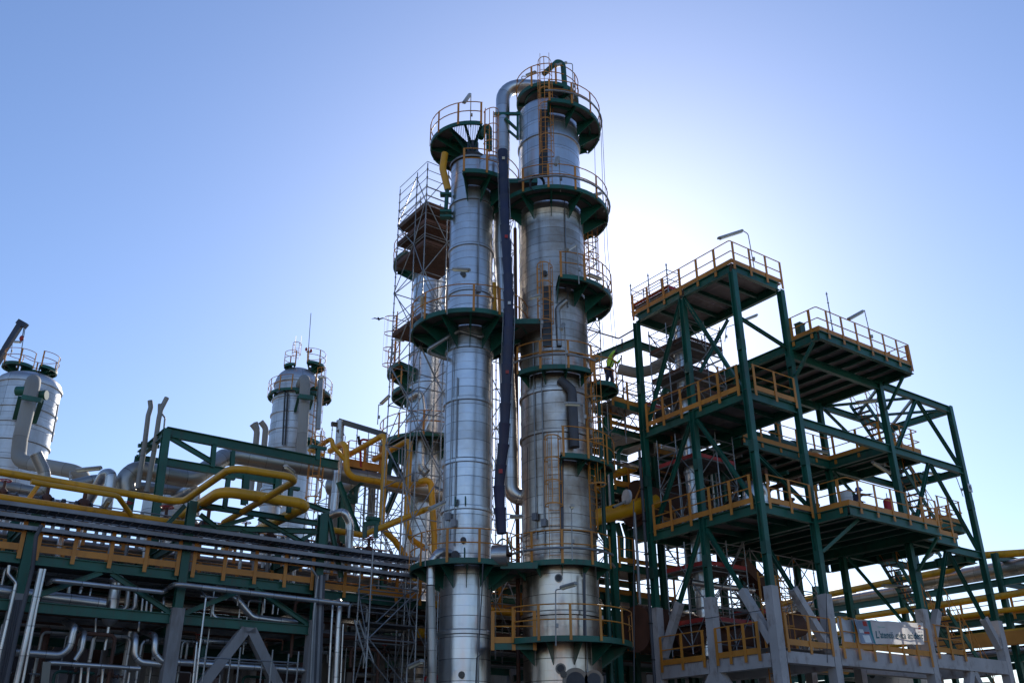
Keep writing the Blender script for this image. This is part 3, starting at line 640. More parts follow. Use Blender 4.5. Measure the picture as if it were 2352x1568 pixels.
# deck B, cantilevered toward the camera
zB = 19.45
def deckB(a0, a1, b0, b1, z, nj, root=fr):
    deckplate(a0, a1, b0, b1, z, root)
    for p, q in (((a0, b0), (a1, b0)), ((a0, b1), (a1, b1)), ((a0, b0), (a0, b1)), ((a1, b0), (a1, b1))): beam(*p, *q, z-.22, h=.42, e=.0 if p[1] == q[1] else .11, root=root)
    for i in range(1, nj): a = a0+(a1-a0)*i/nj; beam(a, b0, a, b1, z-.13, h=.22, w=.12, mat='green_dark', name='joist', e=.12, root=root)
deckB(3.42, 10.45, -1.62, 5.6, zB, 7)
beam(A2, 0, A3, 0, zB-.62, h=.36); beam(A2, 3.5, A3, 3.5, zB-.62, h=.36)
MB().bar(NF(A2, -.2, 17.75), NF(A2, -1.35, 18.95), .12, .12).build('knee_brace', 'green_paint', fr)
MB().bar(NF(A3, -.2, 17.6), NF(A3, -1.35, 18.95), .12, .12).build('knee_brace', 'green_paint', fr)
# stair-tower bay at the right end
for z in (18.98, 15.62, 11.28):
    beam(A3, 0, A4, 0, z, h=.36); beam(A4, 0, A4, 3.56, z, h=.36); beam(A3, 3.56, A4, 3.56, z, h=.32)
for (p, q) in ((NF(A3+.2, .1, 18.98), NF(13.1, 3.45, 18.98)), (NF(13.1, .1, 18.98), NF(A3+.3, 3.45, 18.98)), (NF(13.2, .1, 18.98), NF(A4-.2, 3.45, 18.98)), (NF(A4-.2, .1, 18.98), NF(13.2, 3.45, 18.98))): MB().bar(p, q, .12, .12).build('plan_brace', 'green_paint', fr)
for zt_, zb_ in ((18.8, 15.75), (15.42, 11.5), (11.1, 6.9)):
    brace(NF(13.15, 0, zt_), NF(A3+.5, 0, zb_)); brace(NF(13.35, 0, zt_), NF(A4-.2, 0, zb_))
    brace(NF(A3+.3, 3.5, zt_), NF(A4-.2, 3.5, zb_), w=.12)
beam(A2, 0, A3, 0, 15.6, h=.4); beam(A2, B2, A3, B2, 15.6, h=.36); beam(A2, B2, A3, B2, 11.2, h=.36)
# deck at 15.9 behind the open bay, L-shaped
deckB(3.5, 9.9, 3.4, 6.3, 15.9, 6); deckB(9.95, 12.75, .1, 6.3, 15.9, 3)
# deck C, cantilevered, and its outer landing
zC = 11.5
deckB(3.45, 9.9, -1.7, 6.3, zC, 6); deckB(9.95, 12.7, -.9, 6.3, zC, 3)
MB().bar(NF(A2+.2, -.1, 9.9), NF(A2+1.1, -1.4, 11.1), .12, .12).build('knee_brace', 'green_paint', fr)
MB().bar(NF(A3, -.2, 9.8), NF(A3, -1.45, 11.1), .12, .12).build('knee_brace', 'green_paint', fr)
deckB(14.0, 16.2, .5, 3.4, 12.9, 2)
# concrete belt
def cbeam(a0, b0, a1, b1, z=5.74, h=.66, w=.4, e=.24):
    p, q = NF(a0, b0, z), NF(a1, b1, z); d = (q-p).normalized()*e
    MB().bar(p+d, q-d, w, h).build('concrete_beam', 'concrete', fr)
cbeam(A1, B0, A1, B1, z=5.45, h=.5); cbeam(A1, B1, A1, B2, z=5.45, h=.5); cbeam(A1, B0, A2, B0, z=5.55, h=.42); cbeam(A2, 0, A3, 0, z=5.75, h=.66); cbeam(A3, 0, A4, 0, z=6.0, h=.6)
cbeam(A4, 0, A4, 3.56, z=6.0, h=.5); cbeam(A1, B2, A2, B2); cbeam(A3, 3.6, A4, 3.56, z=6.0, h=.5); cbeam(A2, 0, A2, B2, z=5.5, h=.5)
deckplate(.3, 3.2, .3, 6.2, 5.95, mat='old_concrete'); deckplate(3.5, 9.9, .3, 6.2, 6.06, mat='old_concrete')
brace(NF(A1, B1-.1, 5.2), NF(A1, B0+.3, 1.6), cw=.34); brace(NF(A1, B1+.1, 5.2), NF(A1, B2-.3, 1.6), cw=.34)
brace(NF(13.1, 0, 5.7), NF(A3+.5, 0, 1), cw=.32); brace(NF(13.3, 0, 5.7), NF(A4-.4, 0, 1), cw=.32)
brace(NF(15.9, 3.2, 5.8), NF(13.2, 3.3, 8.1), cw=.3)
# guard rails
G = lambda z, *ab: [NF(a, b, z) for a, b in ab]
railing(fr, G(22.52, (-.06, 6.5), (-.06, -.08), (3.45, -.08)), sp=1.15, drop=.3)
railing(fr, G(16.4, (-.17, 5.95), (-.17, .22)), sp=1.12); railing(fr, G(16.4, (.3, -.17), (3.1, -.17)), sp=1.25)
railing(fr, G(11.5, (-.17, 5.95), (-.17, .22)), sp=1.12); railing(fr, G(11.5, (.3, -.17), (3.1, -.17)), sp=1.25)
railing(fr, G(zB+.01, (3.38, -.2), (3.38, -1.68), (10.5, -1.68)), sp=1.12)
railing(fr, G(zB+.01, (10.5, -1.6), (10.5, 2.4)), sp=1.12)
railing(fr, G(zC+.01, (3.4, -.2), (3.4, -1.76), (9.9, -1.76)), sp=1.12)
railing(fr, G(zC+.01, (9.95, -.96), (12.75, -.96), (12.75, 1.0)), sp=1.1)
railing(fr, G(15.92, (3.5, 3.34), (9.9, 3.34), (9.9, .3)), sp=1.3, side=-1); railing(fr, G(15.92, (10.2, .04), (12.8, .04), (12.8, 1.4)), sp=1.0)
railing(fr, G(12.92, (14.0, .44), (16.2, .44), (16.2, 3.2)), sp=1.0)
railing(fr, G(6.12, (3.6, -.28), (9.8, -.28)), sp=1.06, drop=.45); railing(fr, G(6.0, (.3, -.2), (3.1, -.2)), sp=1.2)
railing(fr, G(5.72, (-.27, 6.0), (-.27, 3.45)), sp=1.2); railing(fr, G(5.72, (-.27, 2.85), (-.27, .6)), sp=.9)
railing(fr, G(6.35, (10.4, -.25), (12.6, -.25)), sp=1.0)
for z in (22.3, 19.3, 15.75, 11.35):
    pass
# stairs, each flight 45 degrees toward the right
def stair(p, run, drop, w, label_part=None):
    m_ = MB(); q = p+U*run-Z*drop
    for s in (0, w): m_.bar(p+V*s, q+V*s, .05, .24)
    st = m_.build('staircase', 'green_paint', fr)
    t = MB(); n = int(drop/.24)
    for i in range(1, n): t.box(p.lerp(q, i/n)+V*(w/2)+Z*.03, .25, w-.06, .035, ax=(U, V))
    t.build('treads', 'dark_steel', st)
    for s in (-.04, w+.04):
        h = MB().tube([p+V*s+Z*1.0, q+V*s+Z*1.0], .02, 6); h.tube([p+V*s+Z*.5, q+V*s+Z*.5], .016, 6)
        for i in range(5): c_ = p.lerp(q, (i+.3)/4.6)+V*s; h.bar(c_-Z*.1, c_+Z*1.0, .05, .02)
        h.build('handrail', 'orange_paint', st)
stair(NF(12.1, 2.2, 19.3), 3.4, 3.4, .85); stair(NF(12.3, 1.0, 15.7), 3.6, 4.2, .85); stair(NF(12.2, 2.2, 11.3), 3.8, 4.6, .85); stair(NF(13.8, .9, 8.6), 3.0, 3.4, .8)
deckB(15.5, 16.2, 1.9, 3.4, 15.9, 1); deckB(15.4, 16.2, .3, 1.9, 11.35, 1)
# square marker sign on the outer column
sg = thing('sign', NF(A4, -.2, 14.6), 'small square white sign with a dark round arrow mark on the outermost green column', 'sign')
MB().box(NF(A4, -.175, 14.7), .34, .02, .42, ax=(U, V)).build('plate', 'white_paint', sg)
c_ = NF(A4, -.19, 14.72); MB().prism([(.11*math.cos(t*.5236), .11*math.sin(t*.5236)) for t in range(12)], c_, c_-V*.006, ax=(U, Z)).build('mark', 'ink_dark', sg)
MB().bar(c_-V*.008-Z*.05, c_-V*.008+Z*.07, .03, .004, ax=(U, V)).build('mark_arrow', 'white_paint', sg)
# long beam from the frame back toward the columns, with pipe rail above
lb = thing('girder', NF(0, 8, 20.3), 'long green beam running from the green frame toward the tall column', 'beam')
MB().ibeam(Q('z4', 245, 905, a=0), Q('z4', -60, 1030, a=0), .2, .42).build('beam', 'green_paint', lb)
MB().ibeam(NF(0, 6.5, 20.95), NF(3.2, 6.5, 20.95), .2, .36).build('beam', 'green_paint', lb)
MB().tube([Q('z4', 238, 815, a=0), Q('z4', 130, 877, a=0), Q('z4', 20, 845, b=8.6), Q('z4', -90, 812, b=8.6)], .04, 8, bend=.1).bar(Q('z4', 153, 880, a=0), Q('z4', 155, 945, a=0), .07, .07).build('pipe_rail', 'rust', lb)
# ------------------------------------------------------------------ vessel, pipes and scaffold inside the frame
vs = thing('vertical_vessel', NF(1.35, 4.6, 0), 'slender silver column standing inside the green frame among scaffold decks', 'vessel')
vc = NF(1.35, 4.75, 0)
MB().lathe((vc.x, vc.y), shell_profile(.36, 0, 21.5, [20.2, 18.9, 17.0, 14.2, 12.1, 9.0, 7.0], step=.6, fw=.05), 28).build('shell', 'aluminium', vs)
scaffold(NF(.35, 3.5, 0), U, V, [0, 1.35, 2.5], [0, 1.2, 2.4], 16.5, 21.2, 'scaffold with plank decks round the slender vessel in the green frame top storey', decks=(17.7, 18.7, 20.2), lift=1.5, cap=.3, redtoe='rust', plank='deck_plate')
scaffold(NF(.35, 3.5, 0), U, V, [0, 1.35, 2.5], [0, 1.2, 2.4], 11.6, 15.6, 'scaffold with red-edged deck round the slender vessel in the green frame middle storey', decks=(14.4,), plank='deck_plate', lift=1.5, cap=.2)
scaffold(NF(.35, 3.5, 0), U, V, [0, 1.35, 2.5], [0, 1.2, 2.4], 6.1, 10.6, 'scaffold with red-edged decks round the slender vessel in the storey above the concrete belt', decks=(9.6, 7.3), plank='deck_plate', lift=1.5, cap=.2)
scaffold(NF(.0, 6.6, 0), -V, U, [0, 1.3, 2.6], [0, .9], 22.55, 23.9, 'low scaffold with a plank deck on the far left corner of the top deck', decks=(23.0,), lift=1.2, diag=0, cap=.5)
scaffold(NF(-2.4, 7.4, 0), U, V, [0, 1.1, 2.2], [0, 1.2], 16.0, 19.2, 'small grey scaffold between the tall column and the left leg of the green frame', lift=1.0, cap=.4)
scaffold(NF(4.4, 4.5, 0), U, V, [0, 1.5, 3, 4.5], [0, 1.4], 6.1, 10.9, 'wide scaffold with a red-edged deck under the cantilevered middle deck', decks=(8.1,), lift=1.5, cap=.1)
scaffold(NF(1.6, 8.0, 0), U, V, [0, 1.4], [0, 1.3], 17.0, 20.8, 'narrow scaffold behind the top storey of the green frame', lift=1.3, decks=(18.6,))
# caged ladder and bent pipes seen through the top storey
lr = thing('caged_ladder', NF(3.1, 5.6, 15.9), 'galvanised caged ladder rising behind the top storey of the green frame', 'ladder')
ladder(lr, NF(3.6, 6.9, 16.0), 6.0, -V, mat='galvanised', z_c=2.0)
pipe([NF(1.6, 6.4, 16.4), NF(1.6, 6.4, 18.9), NF(2.3, 6.4, 19.0), NF(2.3, 6.4, 16.8)], .16, 'green swan-neck pipe bend on the deck below the upper roof deck', 'green_paint', name='bent_pipe')
pipe([NF(.8, 6.8, 17.3), NF(1.4, 7.8, 17.3), NF(2.3, 7.8, 17.0), NF(2.3, 7.8, 16.0)], .2, 'silver elbow pipe seen through the top storey of the green frame', 'pipe_clad', name='bent_pipe')
pipe([Q('y1', 870, 880, Y=43), Q('y1', 1160, 950, Y=43), Q('y1', 1390, 900, Y=43), Q('y1', 1600, 800, Y=43)], .28, 'dull grey duct crossing behind the left leg of the green frame', 'grey_wrap', name='duct')
pipe([NF(.2, 4.4, 9.0), NF(2.2, 4.4, 9.0), NF(4, 4.2, 9.0)], .13, 'grey horizontal pipe crossing the storey above the concrete belt', 'pipe_clad')
# big curved elbow on the third level and large brown duct below
pipe([NF(2.0, 2.2, 11.6), NF(2.0, 2.2, 13.0), NF(3.0, 2.2, 13.1), NF(3.0, 2.2, 11.6)], .28, 'large silver elbow behind the middle deck rail, between the two front green columns', 'pipe_clad', name='bent_pipe')
dr_ = tag(MB().prism([(-.35, -.25), (.35, -.25), (.35, .25), (-.35, .25)], NF(3.6, 4.6, 10.3), NF(5.6, 4.4, 8.8)).build('duct', 'rust'), 'brown square duct sloping down under the middle deck', 'duct')
tag(MB().tube([NF(4.6, 3.4, 6.2), NF(4.6, 3.4, 7.3), NF(5.8, 3.4, 7.6)], .55, 24, bend=1.0).build('furnace_duct', 'rust'), 'fat rusty curved duct behind the banner rail', 'duct')
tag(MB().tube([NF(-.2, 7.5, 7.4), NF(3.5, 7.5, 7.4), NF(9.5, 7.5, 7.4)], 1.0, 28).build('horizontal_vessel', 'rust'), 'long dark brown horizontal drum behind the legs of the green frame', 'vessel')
# barrel, tools and bags on the middle deck
bk = thing('drum', NF(4.3, -.9, zC), 'pale grey round drum behind the corner rail of the cantilevered middle deck', 'drum')
q_ = NF(4.5, -.9, 0); MB().lathe((q_.x, q_.y), [(zC+.01, .28), (zC+.3, .28), (zC+.31, .3), (zC+.33, .28), (zC+.6, .28), (zC+.61, .3), (zC+.63, .28), (zC+.88, .28)], 24).build('body', 'white_paint', bk)
MB().lathe((q_.x, q_.y), [(zC+.88, .25), (zC+.9, .25)], 24).build('lid', 'galvanised', bk)
ex = thing('fire_blanket_bag', NF(8.0, -1.0, zC+.5), 'red bag hung on the rear rail post of the cantilevered middle deck', 'bag')
q_ = NF(7.9, -.7, zC+.35); MB().tube([q_, q_+Z*.1, q_+Z*.75, q_+Z*.85], [.1, .2, .2, .12], 14).build('body', 'red_paint', ex)
MB().tube([q_+Z*.82, q_+Z*1.1], .02, 6).build('strap', 'black_rubber', ex)
tb_ = thing('sack', NF(2.4, .5, zC), 'white wrapped bundle lying on the middle deck behind the right-hand rail', 'sack')
q_ = NF(2.35, .45, zC+.2); MB().ball(q_, .42, .3, .26, 14, 8).build('body', 'tarp', tb_)
rb = thing('rubber_mat_roll', NF(6.0, -1.2, zC), 'black curled rubber sheet lying on the cantilevered middle deck', 'rubber sheet')
MB().tube([NF(6.0, -1.1, zC+.1), NF(6.3, -1.1, zC+.22), NF(6.8, -1.1, zC+.14), NF(7.2, -1.1, zC+.06)], [.05, .12, .1, .04], 10).build('body', 'black_rubber', rb)
bx = thing('cabinet', NF(3.9, .3, zB), 'dark green electric box standing on the upper right deck beside the green column', 'cabinet')
MB().box(NF(3.75, -.45, zB+.45), .36, .3, .8, ax=(U, V)).build('body', 'green_dark', bx); MB().box(NF(3.75, -.45, zB+.87), .42, .36, .04, ax=(U, V)).build('lid', 'green_dark', bx)
bd_ = tag(MB().bar(NF(4.0, -1.2, zB+.12), NF(4.9, -1.2, zB+.12), .5, .1).bar(NF(4.1, -1.15, zB+.24), NF(4.8, -1.25, zB+.24), .45, .08).bar(NF(4.05, -1.2, zB+.34), NF(4.85, -1.15, zB+.34), .4, .06).build('plank_stack', 'plank'), 'low stack of boards lying at the near corner of the upper right deck', 'planks')
# ------------------------------------------------------------------ banner on the rail above the concrete belt
bn = thing('banner', NF(7.4, -.36, 6.3), 'white safety banner reading L\'atenció evita accident, tied to the orange rail above the concrete beam', 'banner')
bl_, br_, tl_, tr_ = [Q('z7', *p, b=-.36) for p in ((612, 1288), (1062, 1292), (552, 1110), (1045, 1137))]
NXb, NYb = 44, 10; bmh = MB()
def bpt(s, t, off=0.0):
    p = (bl_.lerp(br_, s)).lerp(tl_.lerp(tr_, s), t)
    w = .035*math.sin(s*19+t*2)*(1-.3*t)+.02*math.sin(s*43+2*t)-.05*math.sin(math.pi*t)*.4
    sag = -.03*math.sin(math.pi*((s*4) % 1))*(t**3)
    return p-V*(w+off+.02)+Z*sag
def bpatch(s0, s1, t0, t1, off, mat, name, nx=None, root=bn, th=True):
    m_ = MB(); nx = nx or max(2, int((s1-s0)*NXb)); ny = max(2, int((t1-t0)*NYb)); o = 0
    for i in range(nx+1):
        for j in range(ny+1): m_.v.append(bpt(s0+(s1-s0)*i/nx, t0+(t1-t0)*j/ny, off))
    for i in range(nx):
        for j in range(ny): a = i*(ny+1)+j; m_.face((a, a+ny+1, a+ny+2, a+1), None, True)
    return m_.build(name, mat, root)
bpatch(0, 1, 0, 1, 0, 'banner_cloth', 'cloth')
bpatch(.0, .2, .02, .98, .006, 'photo_grey', 'photo_panel')
bpatch(.2, .235, .02, .98, .008, 'teal', 'teal_band')
bpatch(.12, .18, .74, .96, .010, 'cloth_red', 'printed_helmet'); bpatch(.1, .18, .42, .5, .010, 'cloth_red', 'printed_sleeve')
bpatch(.02, .1, .45, .6, .010, 'white_paint', 'printed_window'); bpatch(.05, .16, .05, .36, .010, 'white_paint', 'printed_cloth')
def btext(txt, s0, s1, t0, th, mat, name, bold=0.0, shear=0.12):
    cu = bpy.data.curves.new(name, 'FONT'); cu.body = txt; cu.size = 1; cu.shear = shear; cu.offset = bold; cu.resolution_u = 3
    o = bpy.data.objects.new(name, cu); COL.objects.link(o); dg = bpy.context.evaluated_depsgraph_get()
    me = bpy.data.meshes.new_from_object(o.evaluated_get(dg)); bpy.data.objects.remove(o)
    xs = [v_.co.x for v_ in me.vertices]; x0, x1 = min(xs), max(xs); m_ = MB()
    for v_ in me.vertices: m_.v.append(bpt(s0+(s1-s0)*(v_.co.x-x0)/(x1-x0), t0+th*v_.co.y/.72, .016))
    for p_ in me.polygons: m_.face(tuple(p_.vertices))
    bpy.data.meshes.remove(me); return m_.build(name, mat, bn)
btext('L\'atenció evita accident', .262, .99, .25, .3, 'ink_teal', 'slogan', .02)
btext('seguretat', .3, .42, .7, .07, 'faded_green', 'small_text', .01); btext('Fem-ho de forma', .3, .5, .80, .06, 'faded_green', 'small_text', .01) if False else None
btext('repsol'.upper(), .915, .985, .545, .05, 'ink_dark', 'logo_text', .012)
def bdisc(s, t, rs, rt, mat, a0=0, a1=360, name='logo', off=.016):
    m_ = MB(); m_.v.append(bpt(s, t, off)); n = 18
    for i in range(n+1): an = R(a0+(a1-a0)*i/n); m_.v.append(bpt(s+rs*math.cos(an), t+rt*math.sin(an), off))
    for i in range(n): m_.face((0, i+1, i+2))
    return m_.build(name, mat, bn)
bdisc(.948, .8, .021, .1, 'logo_orange', 0, 180); bdisc(.948, .8, .021, .1, 'logo_red', 195, 345); bpatch(.93, .966, .765, .81, .019, 'white_paint', 'logo_band', nx=3)
for s_ in (0.0, .33, .66, 1.0):
    p = bpt(s_, 1); MB().tube([p, p+Z*.1+V*.1], .012, 5).build('tie', 'black_rubber', bn)
wb = thing('sheet', NF(4.4, -.3, 6.3), 'crumpled white plastic sheet behind the rail, just left of the banner', 'plastic sheet')
m_ = MB()
for i in range(9):
    for j in range(9): a_ = 3.75+1.15*i/8; m_.v.append(NF(a_, -.12-.05*math.sin(i*1.3+j*.8)-.03*rnd.random(), 6.25+1.0*j/8+.04*math.sin(i)))
for i in range(8):
    for j in range(8): a = i*9+j; m_.face((a, a+9, a+10, a+1), None, True)
m_.build('cloth', 'tarp', wb)
MB().tube([NF(4.45, -.26, 6.3), NF(4.55, -.26, 6.8), NF(4.5, -.26, 7.2)], .02, 5).build('rope', 'teal', wb)
# ------------------------------------------------------------------ left pipe rack: steel
rk = thing('pipe_rack', RK(1, 3, 0), 'long green pipe rack on concrete legs at the left, carrying trays and yellow pipes', 'pipe rack')
SC = (-9.2, -3.95, 1.2, 6.45, 11.7, 17, 22.3, 27.6)
for i, s in enumerate(SC):
    for k in (0, 4.5, 9):
        zt_ = {-3.95: 9.6, 1.2: 10.85, 6.45: 11.15}.get(s, 9.9) if k == 0 else 10.3
        if k == 0 and s > 7: continue
        MB().ibeam(RK(s, k, 6.95), RK(s, k, zt_), .3, .3, ax=(U, V), tf=.026, tw=.02).build('column', 'green_dark' if k else 'green_paint', rk)
        MB().bar(RK(s, k, 0), RK(s, k, 6.98), .44, .44, ax=(U, V)).build('concrete_leg', 'old_concrete', rk)
    for z in (6.55, 8.0, 9.75):
        k0 = 0 if s < 7 else 4.5
        MB().ibeam(RK(s, k0+.15, z-.25), RK(s, 9-.15, z-.25), .18, .32).build('cross_beam', 'green_dark', rk)
for i in range(1, len(SC)):
    s0, s1 = SC[i-1], SC[i]
    for k in (0, 4.5, 9):
        if k == 0 and s1 > 7: continue
        for z in (6.62, 8.12): MB().ibeam(RK(s0+.16, k, z), RK(s1-.16, k, z), .18, .34).build('long_beam', 'green_paint' if k == 0 else 'green_dark', rk)
def rb(p, q, w=.17, mat='green_paint', name='brace', root=None): MB().ibeam(p, q, w, w).build(name, mat, root or rk)
for s0, s1 in ((1.2, 6.45), (-3.95, 1.2)):
    mdl = (s0+s1)/2; rb(RK(mdl-.15, 0, 7.95), RK(s0+.2, 0, 6.8)); rb(RK(mdl+.15, 0, 7.95), RK(s1-.2, 0, 6.8))
mdl = 3.85
for sg_ in (-1, 1): MB().bar(RK(mdl+sg_*.1, 0, 6.45), RK(mdl+sg_*2.4, 0, 3.0), .36, .36).build('concrete_brace', 'old_concrete', rk)
MB().bar(RK(mdl-.25, 0, 6.42), RK(mdl+.25, 0, 6.42), .36, .2).build('concrete_brace', 'old_concrete', rk)
# walkway at 8.35 with orange guard rail
for i, (s0, s1) in enumerate(((-9, -4.15), (-3.75, 1.0), (1.45, 6.2), (6.7, 11.5), (11.9, 16.8))):
    kk = -.16 if s0 < 6.6 else .6
    railing(rk, [RK(s0, kk, 8.36), RK(s1, kk, 8.36)], sp=1.12)
    dk = MB(); x = s0
    while x < s1: dk.bar(RK(x, kk+.1, 8.3), RK(x, kk+1.0, 8.3), .02, .04); x += .12
    dk.build('walkway_grating', 'dark_steel', rk)
    railing(rk, [RK(s0, kk+4.2, 8.36), RK(s1, kk+4.2, 8.36)], sp=1.5)
MB().ibeam(RK(6.6, .7, 8.12), RK(17, .7, 8.12), .18, .32).build('long_beam', 'green_dark', rk)
# front top truss between the second and third leg
zt0 = lambda c, x, y: Q(c, x, y, k=0)
for a, b in (((0, 140), (940, 285)), ((0, 320), (930, 350))): rb(zt0('z3b', *a), zt0('z3b', *b), .2)
for a, b in (((0, 215), (140, 320)), ((100, 330), (430, 230)), ((470, 240), (830, 440)), ((330, 345), (630, 460)), ((790, 430), (940, 350))): rb(zt0('z3b', *a), zt0('z3b', *b), .15)
rb(Q('y6', 2120, 860, k=0), Q('y6', 1850, 1150, k=0), .16)
MB().ibeam(zt0('z3b', 1015, 190), zt0('z3b', 1000, 480), .22, .22).build('column', 'green_paint', rk); rb(zt0('z3b', 850, 130), zt0('z3b', 1040, 195), .18)
rb(zt0('z3b', 1035, 240), zt0('z3b', 1135, 720), .16)
# stub posts that carry the yellow loops
for (c, x, y, x2, y2) in (('z3', 215, 1270, 205, 1530), ('z3', 760, 1360, 740, 1568), ('y7', 540, 440, 530, 590)):
    p, q = Q(c, x, y, k=-.6), Q(c, x2, y2, k=-.6)
    MB().ibeam(Vector((q.x, q.y, p.z)), q, .16, .16, ax=(U, V)).bar(p-U*.35, p+U*.35, .2, .12).build('pipe_stanchion', 'green_paint', rk)
# --- high truss behind
ht = thing('steel_truss', Q('D', 360, 1215, k=4), 'green steel gantry above the rack, with two grey vent pipes before its left end', 'steel structure')
H4 = lambda c, x, y, kk=4.0: Q(c, x, y, k=kk)
MB().ibeam(H4('z1', 1395, 975), H4('D', 347, 1260), .3, .3, ax=(U, V), tf=.03).build('column', 'green_paint', ht)
MB().ibeam(H4('z1', 1390, 995), H4('y7', 790, 660), .22, .42).build('chord', 'green_paint', ht)
MB().ibeam(H4('z1', 1370, 1245), H4('z3', 640, 1300), .2, .34).build('chord', 'green_paint', ht)
MB().ibeam(H4('z1', 1410, 1035), H4('z1', 1770, 1245), .16, .2).build('brace', 'green_paint', ht)
MB().ibeam(H4('z3', 118, 1000), H4('z3', 100, 1190), .18, .22, ax=(U, V)).build('post', 'green_paint', ht)
MB().ibeam(H4('z3', 275, 1050), H4('z3', 262, 1280), .16, .2, ax=(U, V)).build('post', 'green_paint', ht)
MB().ibeam(H4('z3', 650, 1270), H4('z3', 640, 1500), .3, .3, ax=(U, V)).build('post', 'green_paint', ht)
MB().ibeam(H4('z3', 385, 1250), H4('z3', 370, 1500), .26, .26, ax=(U, V)).build('post', 'green_dark', ht)
p = H4('z1', 1380, 1005); q = Q('z1', 1160, 1195, k=7.5)
MB().ibeam(p, q, .2, .36).build('chord', 'green_paint', ht); MB().ibeam(q, Vector((q.x, q.y, 9.0)), .26, .26, ax=(U, V)).build('column', 'green_dark', ht)
MB().ibeam(Q('z1', 1160, 1220, k=7.5), Q('z1', 1880, 1330, k=7.5), .18, .3).build('chord', 'green_dark', ht)
MB().bar(Q('z1', 1155, 1110, k=5.5), Q('z1', 1330, 1120, k=5.5), .14, .14).bar(Q('z1', 1180, 1085, k=5.3), Q('z1', 1250, 1105, k=5.3), .1, .1).build('pipe_clamp_bar', 'green_paint', ht)
for a, b in (((1160, 1310), (1330, 1750)),): MB().ibeam(Q('z3', *a, k=3.4), Q('z3', *b, k=3.4), .2, .2).build('brace', 'green_paint', ht)
MB().ibeam(Q('y7', 850, 1000, k=5), Q('y7', 820, 1700, k=5), .3, .3, ax=(U, V)).build('column', 'green_paint', ht)
MB().ibeam(Q('z3', 1250, 1400, k=5), Q('z3', 1380, 1300, k=5), .16, .16).build('brace', 'green_dark', ht)
for a, b in (((1310, 1350), (1300, 1480)), ((1300, 1480), (1170, 1455)), ((1240, 1410), (1300, 1480))): MB().bar(Q('z3', *a, k=5), Q('z3', *b, k=5), .2, .2).build('pipe_cradle', 'green_dark', ht)
for a, b in (((1530, 1500), (1600, 1120)), ((1600, 1120), (1730, 1340)), ((1560, 1568), (1640, 1380))): MB().ibeam(Q('z3', *a, k=6), Q('z3', *b, k=6), .24, .24).build('brace', 'green_dark', ht)
# ------------------------------------------------------------------ cable trays along the rack face
def tray(l0, l1, r0, r1, label, cables=5):
    t = thing('cable_tray', l0, label, 'cable tray', 'cable trays along the pipe rack')
    for a, b in ((l0, l1), (r0, r1)): MB().prism([(-.012, -.07), (.012, -.07), (.012, .07), (-.012, .07)], a, b).bar(a-Z*.065, b-Z*.065, .07, .01).build('side_rail', 'tray_steel', t)
    m_ = MB(); n = int((l1-l0).length/.3)
    for i in range(n): a, b = l0.lerp(l1, i/n), r0.lerp(r1, i/n); m_.bar(a-Z*.06, b-Z*.06, .035, .02)
    m_.build('rungs', 'tray_steel', t)
    for i in range(cables):
        f = (i+.7)/(cables+.6); MB().tube([l0.lerp(r0, f)-Z*.03, l1.lerp(r1, f)-Z*.03], .02+.008*(i % 2), 6).build('cable', 'black_rubber', t)
def tline(c0, c1, k, s0=-8.5, s1=10.6, root=None):
    a, b = Q(*c0, k=k), Q(*c1, k=k); z = (a.z+b.z)/2; return RK(s0, k, z), RK(s1, k, z)
r1 = tline(('z2', 0, 110), ('z3b', 1500, 540), -.75); r2 = tline(('z2', 0, 195), ('z3b', 1500, 600), .15)
tray(r1[0], r1[1], Vector((*r2[0].xy, r1[0].z)), Vector((*r2[1].xy, r1[0].z)), 'topmost wide ladder-type cable tray under the yellow pipes on the left rack')
r3 = tline(('z2', 0, 205), ('z3b', 1500, 612), -.55); tray(r3[0]-Z*.0, r3[1], r3[0]+V*.5, r3[1]+V*.5, 'middle cable tray of the three long dark trays on the left rack')
r4 = tline(('z2', 0, 278), ('z3b', 1500, 690), -.5); tray(r4[0], r4[1], r4[0]+V*.5, r4[1]+V*.5, 'lowest cable tray of the three, just above the orange rack railing')
r5 = tline(('z2', 0, 585), ('z2', 1400, 690), 1.4); tray(r5[0], r5[1], r5[0]+V*.5, r5[1]+V*.5, 'dark cable tray inside the rack under the orange walkway')
# ------------------------------------------------------------------ pipes lying on the rack levels (they close off the dark inside)
ordn = ['first', 'second', 'third', 'fourth', 'fifth', 'sixth', 'seventh', 'eighth', 'ninth', 'tenth', 'eleventh', 'twelfth']
for lv, (z, wd, mats, gname, n) in enumerate(((6.62, 'lower', ('pipe_clad', 'pipe_clad_dull', 'rust', 'galvanised'), 'pipes on the lower rack level', 11), (8.08, 'middle', ('pipe_clad_dull', 'pipe_clad', 'rust', 'dark_steel'), 'pipes on the middle rack level', 11), (9.85, 'upper', ('pipe_clad', 'pipe_clad_dull', 'galvanised', 'yellow_paint'), 'pipes on the upper rack level', 8))):
    k = 1.0 if lv < 2 else 4.9
    for i in range(n):
        rr = rnd.choice((.09, .13, .17, .22, .27)) if lv < 2 else rnd.choice((.09, .12, .16)); k += rr
        zz = z+rr-.08; s0 = -9+rnd.random()*1.5; s1 = rnd.choice((15, 19, 24, 29, 29))
        if lv < 2: s1 = 29
        tag(MB().tube([RK(s0, k, zz), RK(s1, k, zz)], rr, 14).build('pipe', rnd.choice(mats)), '%s pipe back from the camera on the %s level of the left pipe rack' % (ordn[i], wd), 'pipe', gname)
        k += rr+(.16 if lv < 2 else .28)
